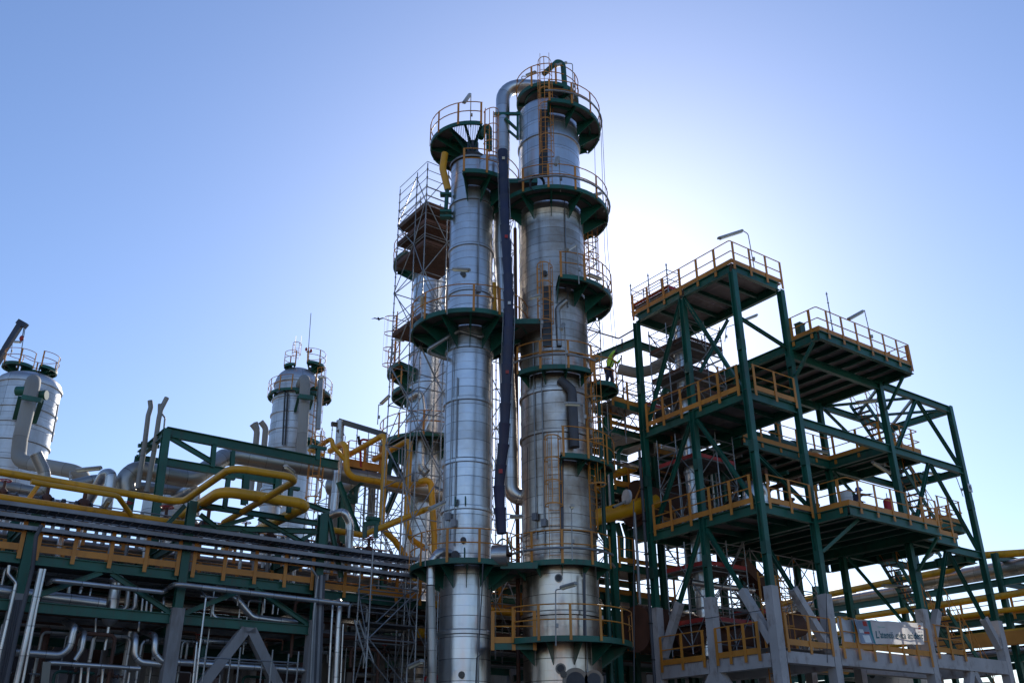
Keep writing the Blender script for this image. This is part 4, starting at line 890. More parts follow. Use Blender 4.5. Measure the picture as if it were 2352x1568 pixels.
# dark plant behind and below the rack
def drum(p, q, r, label, mat='rust'):
    t = thing('horizontal_drum', (p+q)/2, label, 'vessel'); d = (q-p).normalized()
    pr = []; n = 8; pts = []; rs = []
    for i in range(n+1): a = math.pi/2*i/n; pts.append(p-d*(r*.5*math.cos(a))); rs.append(max(.02, r*math.sin(a)))
    for i in range(n+1): a = math.pi/2*(1-i/n); pts.append(q+d*(r*.5*math.cos(a))); rs.append(max(.02, r*math.sin(a)))
    MB().tube(pts, rs, 28).build('shell', mat, t)
    for f in (.2, .8): c_ = p.lerp(q, f); MB().bar(Vector((c_.x, c_.y, 0)), Vector((c_.x, c_.y, p.z-r*.8)), .4, r*1.5, ax=(U, V)).build('saddle', 'old_concrete', t)
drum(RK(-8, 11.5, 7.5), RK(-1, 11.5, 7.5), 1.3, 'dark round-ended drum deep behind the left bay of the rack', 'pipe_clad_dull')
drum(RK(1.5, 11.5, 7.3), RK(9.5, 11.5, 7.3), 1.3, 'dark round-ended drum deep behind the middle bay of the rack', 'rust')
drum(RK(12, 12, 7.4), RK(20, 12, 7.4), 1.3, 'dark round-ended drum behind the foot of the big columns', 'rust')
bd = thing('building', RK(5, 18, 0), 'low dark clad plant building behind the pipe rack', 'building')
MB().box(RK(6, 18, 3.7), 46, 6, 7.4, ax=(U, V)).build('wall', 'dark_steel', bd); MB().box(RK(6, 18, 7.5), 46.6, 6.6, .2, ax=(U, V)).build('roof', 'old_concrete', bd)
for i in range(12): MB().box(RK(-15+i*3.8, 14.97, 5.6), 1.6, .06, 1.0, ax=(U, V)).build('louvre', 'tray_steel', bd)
for i in range(7):
    s = -8+i*2.55+rnd.random()*.5; k = .9+rnd.random()*.6
    tag(MB().tube([RK(s, k, 0), RK(s, k, 6.2)], .1+.03*(i % 3), 10).build('riser_pipe', ('pipe_clad_dull', 'green_dark', 'rust')[i % 3]), ordn[i]+' upright riser pipe from the left inside the shaded foot of the pipe rack', 'pipe', 'risers in the shade of the rack')
# ------------------------------------------------------------------ pipes traced on the rack face
def tp(c, pts, r, label, k=None, z=None, mat='pipe_clad', bend=None, name='pipe', down=None, n=14, ext=None):
    """pipe through crop pixels; each point is (x, y) in the default plane or (x, y, k)"""
    P = [Q(c, q[0], q[1], k=(q[2] if len(q) > 2 else k)) if (k is not None) else Q(c, q[0], q[1], z=z) for q in pts]
    if ext: P = [P[0]+Vector(ext[0])]+P if ext[0] else P; P = P+[P[-1]+Vector(ext[1])] if ext and ext[1] else P
    if down: P.append(Vector((P[-1].x, P[-1].y, down)))
    return pipe(P, r, label, mat, bend, name, n=n)
tp('z2', [(380, 770, 2.2), (425, 742), (1310, 838), (1370, 800, 2.2)], .08, 'slim bright silver pipe along the front of the left bay, just under the walkway', k=-.6)
tp('z2', [(1300, 838, 2.2), (1405, 772), (2800, 935)], .095, 'slim bright silver pipe crossing the middle bay at green leg-top height', k=-.6)
tp('z2', [(-150, 810), (840, 935)], .21, 'stout silver pipe with a cone end joining the standing silver vessel', k=.5)
cv = thing('knockout_vessel', Q('z2', 905, 1100, k=.5), 'standing silver vessel with domed top in the left bay, met by the stout pipe', 'vessel')
pa, pb, pc = Q('z2', 930, 720, k=.7), Q('z2', 905, 930, k=.7), Q('z2', 890, 1060, k=.7)
MB().lathe((pb.x, pb.y), [(pc.z-.25, .05), (pc.z-.1, .2), (pc.z, .27), (pc.z+.25, .27), (pb.z-.3, .2), (pa.z-.2, .2), (pa.z-.1, .28), (pa.z+.05, .2), (pa.z+.1, .05)], 24).build('shell', 'pipe_clad', cv)
MB().tube([Vector((pb.x, pb.y, pc.z-.2)), Vector((pb.x, pb.y, pc.z-1.0))], .06, 10).build('drain', 'pipe_clad', cv)
tp('z2', [(75, 620), (65, 690), (130, 765), (100, 900), (0, 1330), (-30, 1500)], .055, 'thin silver pipe with a kink beside the leftmost green column', k=-.5, bend=.12, down=0)
tp('z2', [(330, 650), (270, 930), (130, 1568)], .09, 'thicker of the paired upright silver pipes in the left bay', k=-.7, bend=.5, down=0)
tp('z2', [(362, 650), (300, 930), (180, 1568)], .05, 'thinner of the paired upright silver pipes in the left bay', k=-.7, bend=.5, down=0)
tp('z2', [(335, 300), (290, 390), (262, 640), (150, 1100), (50, 1568)], .065, 'dull grey conduit running down from the trays past the leftmost green column', k=-.8, mat='bundle_grey', down=0)
cb = thing('cable_riser', Q('z2', 110, 900, k=-.35), 'broad bundle of grey cables climbing the leftmost rack column', 'cables')
for i in range(5): MB().tube([Q('z2', 120+i*17, 900, k=-.32), Q('z2', 5+i*17, 1500, k=-.32), Q('z2', -25+i*17, 1700, k=-.32)], .045, 8).build('cable', 'bundle_grey', cb)
tp('z2', [(120, 1320), (490, 1345), (560, 1280), (585, 1170), (600, 1120), (500, 1060, 3)], .12, 'bright silver pipe turning up in an elbow at the lower left', k=.1, bend=.35)
tp('z2', [(600, 1385), (655, 1300), (680, 1165), (620, 1120, 3)], .09, 'slimmer silver elbow pipe right beside the bright one at the lower left', k=.1, bend=.3)
tp('z2', [(1000, 1150, 3), (1092, 1190), (1080, 1350), (1130, 1400), (1330, 1420)], .11, 'left one of two matching silver down-turned elbow pipes at the lower left', k=.1, bend=.32)
tp('z2', [(1150, 1150, 3), (1250, 1190), (1240, 1330), (1300, 1392), (2500, 1470)], .11, 'right one of two matching silver down-turned elbows, running on as a long level pipe', k=.0, bend=.32)
tp('z2', [(345, 1700), (372, 1405), (440, 1405), (1125, 1450)], .07, 'level silver pipe at the bottom left ending short of the concrete leg', k=-.4)
MB_ = MB().bar(Q('z2', 372, 1398, k=-.4), Q('z2', 340, 1700, k=-.4), .24, .2, ax=(U, V)); tag(MB_.build('duct', 'pipe_clad'), 'square silver duct rising into view at the bottom left', 'duct')
for i, (x, y0, y1, r) in enumerate(((655, 1440, 1568, .045), (712, 1440, 1568, .05), (828, 1450, 1568, .05), (1040, 1480, 1568, .04))):
    tp('z2', [(x, y0), (x-12, y1)], r, ordn[i]+' from the left of four slim upright pipes at the very bottom left', k=.2, down=0)
for i, (x, y0, y1, r) in enumerate(((1030, 800, 970, .09), (1095, 800, 975, .09), (1150, 855, 1000, .045), (1185, 855, 1005, .045), (1225, 870, 1010, .045), (1318, 880, 1020, .05), (775, 1020, 1220, .045), (1125, 1040, 1150, .045), (565, 740, 850, .07), (655, 800, 850, .06), (733, 810, 870, .04))):
    e_ = [(x-5, y0+10, 2.0), (x, y0), (x-14, y1)]+([(x-90, y1+15)] if i < 2 else [])
    tp('z2', e_, r, '%s short upright silver pipe between the middle levels of the left bay' % ordn[i], k=1.0, bend=.18)
tp('z2', [(1610, 820, 1.5), (1655, 875), (1600, 1320), (1570, 1600)], .035, 'thin pale pipe standing beside the white diagonal leg brace', k=-.6, bend=.1, down=0)
tp('z2', [(1560, 1240, .2), (1582, 1235), (1545, 1600)], .03, 'thinnest pale pipe just left of the thin pipe by the diagonal leg brace', k=-.6, bend=.05, down=0)
tp('z2', [(1400, 1390), (2560, 1490)], .1, 'long level silver pipe low in the middle bay behind the white braces', k=.6)
tp('z3b', [(180, 830, 2), (275, 865), (420, 1040), (600, 1065), (780, 1078)], .13, 'silver pipe dropping in a slanting step through the middle bay', k=.5, bend=.4)
tp('z3b', [(40, 860, 2), (105, 900), (95, 1020), (140, 1050), (330, 1065)], .085, 'silver pipe with a tight elbow left of the slanting step in the middle bay', k=.6, bend=.25)
for i, (x, y0, y1, r) in enumerate(((520, 885, 1005, .05), (590, 925, 1015, .05), (630, 960, 1015, .03), (320, 970, 1045, .04))):
    tp('z3b', [(x, y0), (x-8, y1)], r, ordn[i]+' short upright silver stub between the braces of the middle bay', k=.9)
tp('z3b', [(0, 870), (215, 895)], .05, 'short level silver pipe under the green beam at the left of the middle bay', k=.3)
tp('z3b', [(0, 1225), (370, 1250)], .07, 'level silver pipe behind the top of the white inverted-V brace', k=.8)
# right end of the rack: dark cable riser, upright pipes
cb = thing('cable_riser', Q('z3b', 960, 900, k=-.3), 'tall dark cable riser on the rack column left of the two upright silver pipes', 'cables')
for i in range(4): MB().bar(Q('z3b', 935+i*20, 700, k=-.3), Q('z3b', 900+i*20, 1568, k=-.3), .1, .06, ax=(U, V)).build('riser_strip', ('tray_steel', 'bundle_grey')[i % 2], cb)
tp('z3b', [(890, 640), (945, 720), (915, 1000), (885, 1568)], .05, 'pale conduit bending down in front of the dark cable riser', k=-.6, mat='galvanised', bend=.2, down=0)
tp('z3b', [(1010, 960, 2.5), (1125, 905), (1110, 1100), (1085, 1600)], .115, 'thicker upright silver pipe with an elbow top right of the dark cable riser', k=-.1, bend=.3, down=0)
tp('z3b', [(1000, 960, 2.0), (1066, 925), (1050, 1200), (1030, 1600)], .05, 'thin upright silver pipe left of the thick elbow-topped one', k=-.1, bend=.15, down=0)
tp('z3b', [(1150, 1090), (1128, 1568)], .04, 'thin upright pipe right of the thick elbow-topped one', k=-.1, down=0)
tp('z3b', [(1200, 1130), (1780, 1150)], .12, 'dull level pipe behind the scaffold near the right end of the rack', k=2, mat='pipe_clad_dull')
tp('z3b', [(1240, 1500), (1790, 1510)], .1, 'lower dull level pipe behind the scaffold near the right end of the rack', k=1.8, mat='pipe_clad_dull')
tp('z3b', [(930, 280, 3), (1110, 200, 1.5), (1160, 195, 1.2), (1205, 280, 1.2), (1195, 500, 1.2)], .17, 'silver hairpin pipe bend standing above the right end of the trays', k=1.2, bend=.5)
# ------------------------------------------------------------------ yellow pipes
def yp(c, pts, r, label, bend=None, **kw): return tp(c, pts, r, label, mat='yellow_paint', bend=bend, **kw)
zY = 10.75
P_ = [Q('z1', -200, 1305, z=zY), Q('z1', 0, 1332, z=zY), Q('y6', 2060, 822, z=zY)]
P_ += [Q('z3', 265, 1190, z=zY), Q('z3', 830, 1278, z=zY), Q('z3', 560, 1440, z=zY), Q('z3', 200, 1650, z=zY)]
pipe(P_, .125, 'long yellow pipe crossing the rack top and turning out in a square loop', 'yellow_paint', .55)
zY2 = 10.45
pipe([Q('y6', -300, 490, z=zY2), Q('y6', 0, 545, z=zY2), Q('y6', 1060, 715, z=zY2), Q('y6', 1270, 1010, k=.3)], .09, 'yellow pipe just below the long one, slanting down to the lowest yellow pipe', 'yellow_paint', .3)
pipe([Q('z2', -100, 62, k=.5), Q('z2', 1330, 268, k=.5), Q('z2', 1500, 290, k=.5)], .125, 'lowest yellow pipe lying level just above the trays', 'yellow_paint', .3)
pipe([Q('z1', 420, 1435, k=1), Q('z1', 330, 1430, k=1), Q('z1', 230, 1568, k=.8)], .08, 'short yellow branch pipe slanting down at the far left', 'yellow_paint', .2)
zY3 = 10.9
pipe([Q('z3b', -350, 330, z=zY3), Q('z3b', -20, 150, z=zY3), Q('z3', 180, 1385, z=zY3), Q('z3', 920, 1500, z=zY3), Q('z3b', 480, 330, z=zY3), Q('z3b', 200, 500, z=zY3)], .2, 'fattest yellow pipe making a flat square loop above the middle bay', 'yellow_paint', .6)
yk = 5.6
pipe([Q('y7', 430, 470, k=yk), Q('y7', 600, 525, k=yk+.6)], .09, 'short yellow pipe lying level left of the upper yellow loops', 'yellow_paint')
pipe([Q('y7', 470, 475, k=yk), Q('y7', 710, 320, k=yk-1.5), Q('y7', 730, 425, k=yk-1.5), Q('y7', 880, 590, k=yk-1.6)], .11, 'yellow pipe with a hump slanting down into the neighbouring yellow riser', 'yellow_paint', .35)
pipe([Q('y7', 690, 480, k=yk), Q('y7', 890, 365, k=yk-1.6), Q('y7', 900, 740, k=yk-1.6), Q('y7', 990, 815, k=yk-1.6), Q('y7', 1620, 920, k=yk-1.6), Q('y7', 1900, 880, k=yk-3.2), Q('C', 250, 400, k=yk-3.6), Q('C', 325, 388, k=yk-3.8), Q('C', 345, 720, k=yk-3.8), Q('C', 348, 900, k=yk-3.8)], .15, 'thick yellow pipe dropping from a loop, then level, then down beside the slim column', 'yellow_paint', .45)
pipe([Q('y7', 935, 525, k=yk), Q('y7', 1375, 270, k=yk-2.6), Q('y7', 1385, 420, k=yk-2.6), Q('y7', 1335, 1440, k=yk-2.6), Q('y7', 1500, 1600, k=yk-2.6), Q('y7', 1640, 1800, k=yk-2.6)], .14, 'tall yellow pipe drop, left one of two behind the scaffold poles', 'yellow_paint', .5)
pipe([Q('y7', 1240, 590, k=yk), Q('y7', 1690, 335, k=yk-2.8), Q('y7', 1690, 500, k=yk-2.8), Q('C', 182, 640, k=yk-2.8), Q('C', 210, 735, k=yk-2.8), Q('C', 300, 790, k=yk-2.8)], .14, 'tall yellow pipe drop, right one of two behind the scaffold poles', 'yellow_paint', .5)
pipe([Q('y7', 560, 1430, k=1.5), Q('y7', 740, 1475, k=1.5), Q('y7', 1100, 1535, k=2.0), Q('y7', 1882, 1215, k=1), Q('C', 330, 555, k=-.4)], .13, 'yellow pipe rising to the right across the foot of both tall yellow drops', 'yellow_paint', .3)
# ------------------------------------------------------------------ big silver pipes above the rack
pipe([Q('z1', 1060, 1500, k=6), Q('z1', 1040, 1400, k=6), Q('z1', 1130, 1310, k=6), Q('z1', 1600, 1395, k=6), Q('z1', 1880, 1205, k=7), Q('z3', 180, 1115, k=7), Q('z3', 300, 1090, k=7), Q('z3', 1200, 1245, k=5.6), Q('z3', 1900, 1385, k=4.8), Q('C', 390, 490, k=4.6)], .4, 'fat silver pipe snaking over the rack behind the yellow loops', 'pipe_clad_dull', .8, n=22)
pipe([Q('y6', 1400, 350, k=8), Q('y6', 1130, 400, k=8), Q('y6', 1120, 640, k=8)], .36, 'thick silver bend behind the two grey vent pipes', 'pipe_clad_dull', 1.2, n=20) if False else None
pipe([Q('z1', 700, 1650, k=9), Q('z1', 870, 1350, k=6), Q('z1', 935, 1340, k=5.6), Q('z1', 915, 1480, k=5.6), Q('z1', 890, 1640, k=5.6)], .22, 'silver hairpin pipe bend rising over the yellow pipes left of the gantry', 'pipe_clad', .45, n=18)
pipe([Q('z1', 1350, 1620, k=9), Q('z1', 1610, 1470, k=7), Q('z1', 1630, 1500, k=7), Q('z1', 1620, 1700, k=7)], .26, 'silver hairpin pipe bend right of the gantry post', 'pipe_clad', .5, n=18)
pipe([Q('z1', 600, 1440, k=8), Q('z1', 800, 1395, k=8), Q('z1', 1060, 1450, k=8), Q('z1', 1560, 1490, k=8)], .24, 'dull level pipe between the hairpin bends over the rack', 'pipe_clad_dull', .6, n=16)
pipe([Q('z1', -20, 1450, k=7), Q('z1', 220, 1490, k=7), Q('z1', 330, 1510, k=7), Q('z1', 370, 1440, k=7), Q('z1', 375, 1340, k=7), Q('z1', 300, 1180, k=7)], .25, 'silver pipe curving round under the far left column', 'pipe_clad_dull', .8, n=16)
for i, (c, pts, r, lb_) in enumerate((('z1', [(1255, 735), (1262, 790), (1240, 860), (1210, 1100), (1150, 1470)], .105, 'left grey vent pipe with a cut top before the green gantry'), ('z1', [(1395, 712), (1345, 810), (1330, 880), (1290, 1150), (1225, 1500)], .105, 'right grey vent pipe with a slanted open branch before the green gantry'))):
    pipe([Q(c, x, y, k=5) for x, y in pts], r, lb_, 'grey_wrap', .3, name='vent_pipe')
pipe([Q('z1', 1338, 765, k=5), Q('z1', 1335, 880, k=5)], .09, 'blunt stub of the right grey vent pipe', 'grey_wrap', 0, name='vent_pipe')
pipe([Q('z1', 1340, 825, k=5), Q('z1', 1380, 880, k=5), Q('z1', 1370, 980, k=5)], .04, 'thin bent drain line at the right grey vent pipe', 'galvanised', .08)
for i, (x, lb_) in enumerate(((470, 'left one of two far grey vent pipes behind the gantry'), (540, 'right one of two far grey vent pipes behind the gantry'))):
    dx = 0 if i == 0 else 72
    pipe([Q('z3', 435+dx, 825-20*i, k=14), Q('z3', 478+dx, 880-20*i, k=14), Q('z3', 462+dx, 1050, k=14), Q('z3', 420+dx, 1420, k=14)], .17, lb_, 'grey_wrap', .4, name='vent_pipe')
pipe([Q('z3', 465, 812, k=14), Q('z3', 482, 870, k=14), Q('z3', 476, 900, k=14)], .13, 'short twin mouth of the left far vent pipe', 'grey_wrap', .2, name='vent_pipe')
pt = thing('portal_pipe', Q('z3', 1170, 800, k=5), 'silver T-shaped standpipe with a long arm sloping right above the yellow loops', 'pipe')
MB().tube([Q('z3', 1175, 800, k=5), Q('z3', 1160, 1100, k=5), Q('z3', 1120, 1568, k=5)], .2, 12).build('standpipe', 'pipe_clad', pt)
MB().bar(Q('z3', 1160, 800, k=5), Q('z3', 1560, 920, k=3.5), .16, .24).bar(Q('z3', 1100, 825, k=5), Q('z3', 1165, 835, k=5), .15, .2).build('arm', 'pipe_clad_dull', pt)
MB().bar(Q('z3', 1160, 870, k=4.9), Q('z3', 1190, 930, k=4.9), .12, .25).build('bracket', 'pipe_clad', pt)
drum(Q('z3', 1100, 1345, k=8), Q('z3', 1290, 1350, k=7), .5, 'dark tan drum hanging under the fat silver pipe above the rack', 'pipe_clad_dull')
tag(MB().tube([Q('z1', 1340, 1440, k=12), Q('z1', 1490, 1470, k=12)], 1.3, 28).build('background_tank', 'aluminium_far'), 'pale silver tank seen behind the gantry post', 'tank') if False else None
tk = thing('storage_tank', Q('y6', 1860, 700, k=12), 'pale silver tank with ladder behind the right side of the gantry post', 'tank')
c_ = Q('y6', 1860, 700, k=12); zt_ = Q('y6', 1860, 560, k=12).z
MB().lathe((c_.x, c_.y), shell_profile(1.15, 0, zt_, [zt_-.5], dome=.2), 40).build('shell', 'aluminium_far', tk)
tk2 = thing('storage_tank', Q('z3', 600, 1450, k=11), 'slim silver tank standing under the antenna column, behind the yellow loops', 'tank')
c_ = Q('z3', 600, 1400, k=11); zt_ = Q('z3', 600, 1310, k=11).z
MB().lathe((c_.x, c_.y), shell_profile(.52, 0, zt_, [zt_-.4, zt_-1.2]), 32).build('shell', 'aluminium_far', tk2)
# ------------------------------------------------------------------ chute
def chute():
    P = [Q(c, x, y, Y=Y) for c, x, y, Y in (('A', 1000, 795, 35.6), ('A', 1010, 1100, 35.45), ('A', 1028, 1560, 35.3), ('B', 1044, 420, 35.2), ('B', 1050, 760, 35.15), ('B', 1032, 1150, 35.15), ('B', 1018, 1560, 35.15), ('C', 745, 200, 35.2), ('C', 716, 420, 35.25), ('C', 735, 712, 35.3))]
    t = thing('debris_chute', P[-1], 'long sagging navy blue debris chute hanging between the two big columns', 'debris chute')
    pts = fillet(P, 3.0, 6); L = [0]
    for a, b in zip(pts[:-1], pts[1:]): L.append(L[-1]+(b-a).length)
    def at(d):
        for i in range(len(L)-1):
            if L[i+1] >= d: return pts[i].lerp(pts[i+1], (d-L[i])/max(1e-6, L[i+1]-L[i]))
        return pts[-1]
    n = int(L[-1]/.86)
    for i in range(n):
        a, b = at(i*.86), at(i*.86+1.0)
        a = a+Vector((rnd.uniform(-.015, .015), rnd.uniform(-.015, .015), 0))
        d = (b-a).normalized()
        MB().tube([a, a+d*.03, a+d*.06, a+d*.94, b], [.24, .24, .228, .19, .182], 22, caps=False).build('chute_section', 'navy', t)
    for s in (-1, 1):
        c = MB(); d = .1
        while d < L[-1]-.3:
            p = at(d)+Vector((s*.245, -.1, 0)); c.tube([p+Vector((.012*s, 0, .04)), p-Vector((.012*s, 0, .04))], .012, 5); d += .075
        c.build('chain', 'galvanised', t)
    for d, m_, w in ((.6, 'lamp_lens', .13), (5.0, 'red_paint', .14), (8.4, 'white_paint', .12), (11.6, 'red_paint', .13), (15.8, 'red_paint', .15), (19.3, 'red_paint', .13), (20.8, 'white_paint', .12), (21.9, 'lamp_lens', .11), (24.2, 'red_paint', .15)):
        if d < L[-1]: p = at(d)+Vector((.03, -.262, 0)); MB().bar(p-Z*w*.55, p+Z*w*.55, w, .012, ax=(Vector((1, 0, 0)), Vector((0, 1, 0)))).build('sticker', m_, t)
chute()
# ------------------------------------------------------------------ tube lamps
def lampx(c, foot, top, a, b, where, Y=None, pl=None, r=.024, c2=None, near=None, w=1.0):
    kw = {'Y': Y} if Y else pl
    f, t, p, q = [Q(c2 if (c2 and i == 0) else c, *s_, **kw) for i, s_ in enumerate((foot, top, a, b))]
    L = (q-p).length; want = 1.15*w
    if L < want*.75: q = q+(CAM-p).normalized()*math.sqrt(want*want-L*L)*.7
    root = thing('lamp_post', f, where, 'lamp', 'tube lamps on bent poles')
    MB().tube([f, Vector((t.x, t.y, t.z)), p+(p-q).normalized()*.12, p+(q-p)*.05], r, 8, bend=.14).build('pole', 'lamp_body', root)
    s, up = perp(q-p)
    MB().prism([(-.075, .0), (.075, .0), (.105, .045), (.05, .11), (-.05, .11), (-.105, .045)], p, q, ax=(s, up)).build('lamp_housing', 'lamp_body', root)
    MB().prism([(-.045, -.055), (.045, -.055), (.065, -.003), (-.065, -.003)], p+(q-p)*.04, q-(q-p)*.04, ax=(s, up)).build('lens', 'lamp_lens', root)
    MB().box(f.lerp(t, .35)+Vector((.05, -.03, 0)), .1, .09, .15).build('junction_box', 'lamp_body', root)
lampx('A', (748, 605), (752, 345), (745, 355), (700, 418), 'lamp on a bent pole above the top left platform of the slim column', Y=36.2)
lampx('A', (1557, 385), (1548, 108), (1500, 108), (1420, 128), 'lamp leaning left off a tall bent pole at the head of the tallest column', Y=37.4)
lampx('A', (1150, 262), (1150, 205), (1190, 205), (1255, 180), 'low lamp over the left side of the topmost ring platform', Y=37.6)
lampx('A', (1455, 1110), (1443, 842), (1435, 850), (1418, 905), 'lamp seen end-on above the second platform from the head of the tall column', Y=35.9)
lampx('A', (1795, 1270), (1785, 1118), (1768, 1130), (1685, 1150), 'lamp at the right edge of the wide upper platform of the tall column', Y=37.6)
lampx('B', (1600, 462), (1582, 148), (1572, 160), (1508, 198), 'lamp on a tall pole above the half platform midway up the tall column', Y=35.9)
lampx('B', (1838, 560), (1812, 440), (1770, 428), (1680, 392), 'lamp low behind the right rail of the half platform midway up the tall column', Y=38.2)
lampx('B', (1302, 890), (1300, 545), (1290, 557), (1220, 575), 'lamp on a pole between the chute and the caged ladder of the tall column', Y=35.9)
lampx('B', (1500, 1120), (1486, 775), (1478, 785), (1462, 822), 'lamp seen end-on above the small front platform of the tall column', Y=36.0)
lampx('B', (565, 700), (568, 345), (612, 352), (736, 358), 'lamp pointing right in front of the slim column above its wide middle platform', Y=35.2)
lampx('B', (368, 750), (370, 640), (372, 650), (368, 560), 'upright lamp head at the left rail of the wide middle platform', Y=36.6)
lampx('B', (1640, 1560), (1636, 1400), (1600, 1410), (1495, 1405), 'lamp pointing left before the tall column, below its small front platform', Y=36.2)
lampx('C', (1145, 855), (1140, 550), (1143, 552), (1147, 545), 'lamp seen end-on above the lower ring platform of the tall column', Y=36.1)
lampx('C', (1050, 1350), (1048, 1025), (1082, 1020), (1166, 996), 'lamp pointing right above the lowest platform of the tall column', Y=35.5)
lampx('C', (860, 870), (855, 608), (850, 606), (795, 608), 'lamp between the two big columns under the end of the chute', Y=36.4)
lampx('C', (292, 890), (296, 580), (405, 522), (320, 562), 'lamp at the left rail of the lower platform of the slim column', Y=36.2)
lampx('C', (180, 1700), (185, 1490), (200, 1478), (272, 1446), 'lamp low down left of the slim column', Y=36.0)
lampx('z4', (1080, 420), (1032, 150), (992, 133), (830, 185), 'lamp on a tall bent pole above the highest deck of the green frame', pl={'b': 0}, w=1.2)
lampx('z6', (775, 600), (700, 270), (688, 290), (580, 350), 'lamp on a tall bent pole above the right-hand upper deck of the green frame', pl={'b': -1.7}, w=1.2)
lampx('z6', (800, 960), (798, 975), (790, 985), (645, 1002), 'lamp under the far edge of the right-hand upper deck, above the stairs', pl={'b': 1.2})
lampx('z6', (900, 1500), (760, 1462), (765, 1470), (905, 1560), 'lamp hanging under the deck beside the third green column', pl={'b': 1.0})
lampx('z7', (1340, 240), (1290, 100), (1220, 92), (1060, 72), 'lamp over the stair landing inside the outer bay of the green frame', pl={'b': 3.0})
lampx('z7', (1150, 640), (1130, 645), (1122, 650), (1065, 690), 'lamp slanting down under the outer landing of the green frame', pl={'b': 2.0})
lampx('z7', (970, 900), (960, 895), (950, 888), (770, 878), 'lamp lying level above the banner, behind the third green column', pl={'b': 3.0})
lampx('y6', (310, 470), (310, 330), (415, 325), (790, 290), 'long lamp at the far left above the yellow pipes', pl={'k': 4}, w=1.3)
lampx('z3', (800, 1280), (785, 1245), (780, 1238), (715, 1185), 'lamp slanting over the fat silver pipe beside the yellow loop', pl={'k': 1})
lampx('z4', (870, 900), (880, 800), (985, 762), (1095, 718), 'lamp seen through the top storey of the green frame', pl={'b': 5.5})
lampx('z3', (1485, 830), (1495, 660), (1515, 662), (1580, 600), 'lamp on a bent pole left of the scaffold tower', Y=42.0)
lampx('z3', (1605, 300), (1615, 125), (1640, 125), (1702, 130), 'lamp on a bent pole inside the scaffold tower', Y=42.4)
lampx('y6', (830, 1000), (855, 900), (865, 890), (925, 790), 'short lamp standing among the valves behind the lowest yellow pipe', pl={'k': .8})
lampx('z6', (200, 1500), (250, 1395), (280, 1375), (415, 1395), 'lamp over the recessed deck between the second and third green columns', pl={'b': 3.0})
lampx('z3', (1045, 560), (1048, 440), (1035, 438), (995, 432), 'far lamp beside the standpipe of the aerial column', Y=69)
lampx('z1', (90, 360), (105, 250), (120, 248), (170, 250), 'far lamp on the green post at the top of the far left column', Y=60)
# ------------------------------------------------------------------ main scaffold round the half-hidden column
pc_ = Q('G', 350, 520, Y=38.8); pl_ = None
d_ = RAYC(*D('G', 108, 600)); tt_ = (pc_-CAM).dot(U)/d_.dot(U); far_ = CAM+d_*tt_; vlen = Vector((far_.x-pc_.x, far_.y-pc_.y, 0)).length
zd_ = Q('G', 335, 585, Y=38.8).z; zn = Q('G', 112, 550, Y=far_.y).z
lev = zd_-.2
scaffold(Vector((pc_.x, pc_.y, 0)), U, V, [0, 1.25, 2.5], [0, vlen*.36, vlen], lev-26.0, lev+2.0, 'tall scaffold tower with brown plank decks wrapped round the half-hidden column', decks=(lev+.1, lev-.9, lev-2.1, lev-6.1), lift=2.0, cap=.6, mid=False, redtoe='rust')
g_ = MB()
for dz in (.5, 1.0, 1.5, 2.0, 2.5):
    A_ = Vector((pc_.x, pc_.y, lev+dz+.13))-U*.07-V*.07; g_.tube([A_+V*vlen, A_, A_+U*2.5], .02, 6)
tag(g_.build('scaffold_rail', 'galvanised'), 'open cage of rails crowning the tall scaffold tower left of the slim column', 'scaffolding')
scaffold(Q('C', 700, 900, Y=41.0)*1.0, U, V, [0, 1.2], [0, 1.2], 6.0, 30.0, 'thin scaffold mast seen in the gap between the two big columns', lift=2.0, cap=.6)
scaffold(Q('D', 1345, 700, Y=42.5), U, V, [0, .9], [0, 1.2], 20.0, 29.5, 'thin scaffold mast showing at the upper right edge of the tall column', lift=1.0, cap=.6)
sl_ = RK(8.1, -1.35, 0)
scaffold(sl_, U, V, [0, 2.1], [0, 1.0], 0, 9.2, 'scaffold standing before the right end of the rack, with a small dark deck', lift=2.0, decks=(6.9,), cap=.5, redtoe=False, plank='dark_steel')
scaffold(RK(10.9, -1.8, 0), U, V, [0, .95], [0, .9], 0, 8.0, 'slim scaffold left of the downpipe of the slim column', lift=2.0, decks=(4.9,), cap=.5)
scaffold(RK(2.1, -1.0, 0), U, V, [0, 1.2, 2.4, 3.4], [0, .9], 0, 5.4, 'low scaffold rail across the foot of the white inverted-V brace', lift=1.0, diag=0, cap=.3)
ls = thing('step_ladder', RK(9, -1, 4), 'leaning aluminium ladder on the scaffold before the right end of the rack', 'ladder')
p, q = Q('z3b', 1240, 1060, k=-1.0), Q('z3b', 1335, 1400, k=-1.0); m_ = MB()
for s in (0, .32): m_.bar(p+U*s*.6, q+U*s, .03, .06)
for i in range(1, 10): m_.tube([p.lerp(q, i/10)+U*.0, p.lerp(q, i/10)+U*(.2+.012*i)], .015, 5)
m_.build('rails', 'galvanised', ls)
for i in range(2):
    o_ = Q('y7', (690, 560)[i], (560, 1000)[i], k=(13, 9)[i])
    scaffold(Vector((o_.x, o_.y, 0)), U, V, [0, 1.6, 3.2, 4.8], [0, 1.6], (9, 7.5)[i], (Q('y7', 700, 190, k=13).z, Q('y7', 700, 1050, k=9).z)[i], ('distant scaffold grid right of the aerial column', 'scaffold lattice behind the fat yellow loop')[i], lift=1.6, cap=.3)
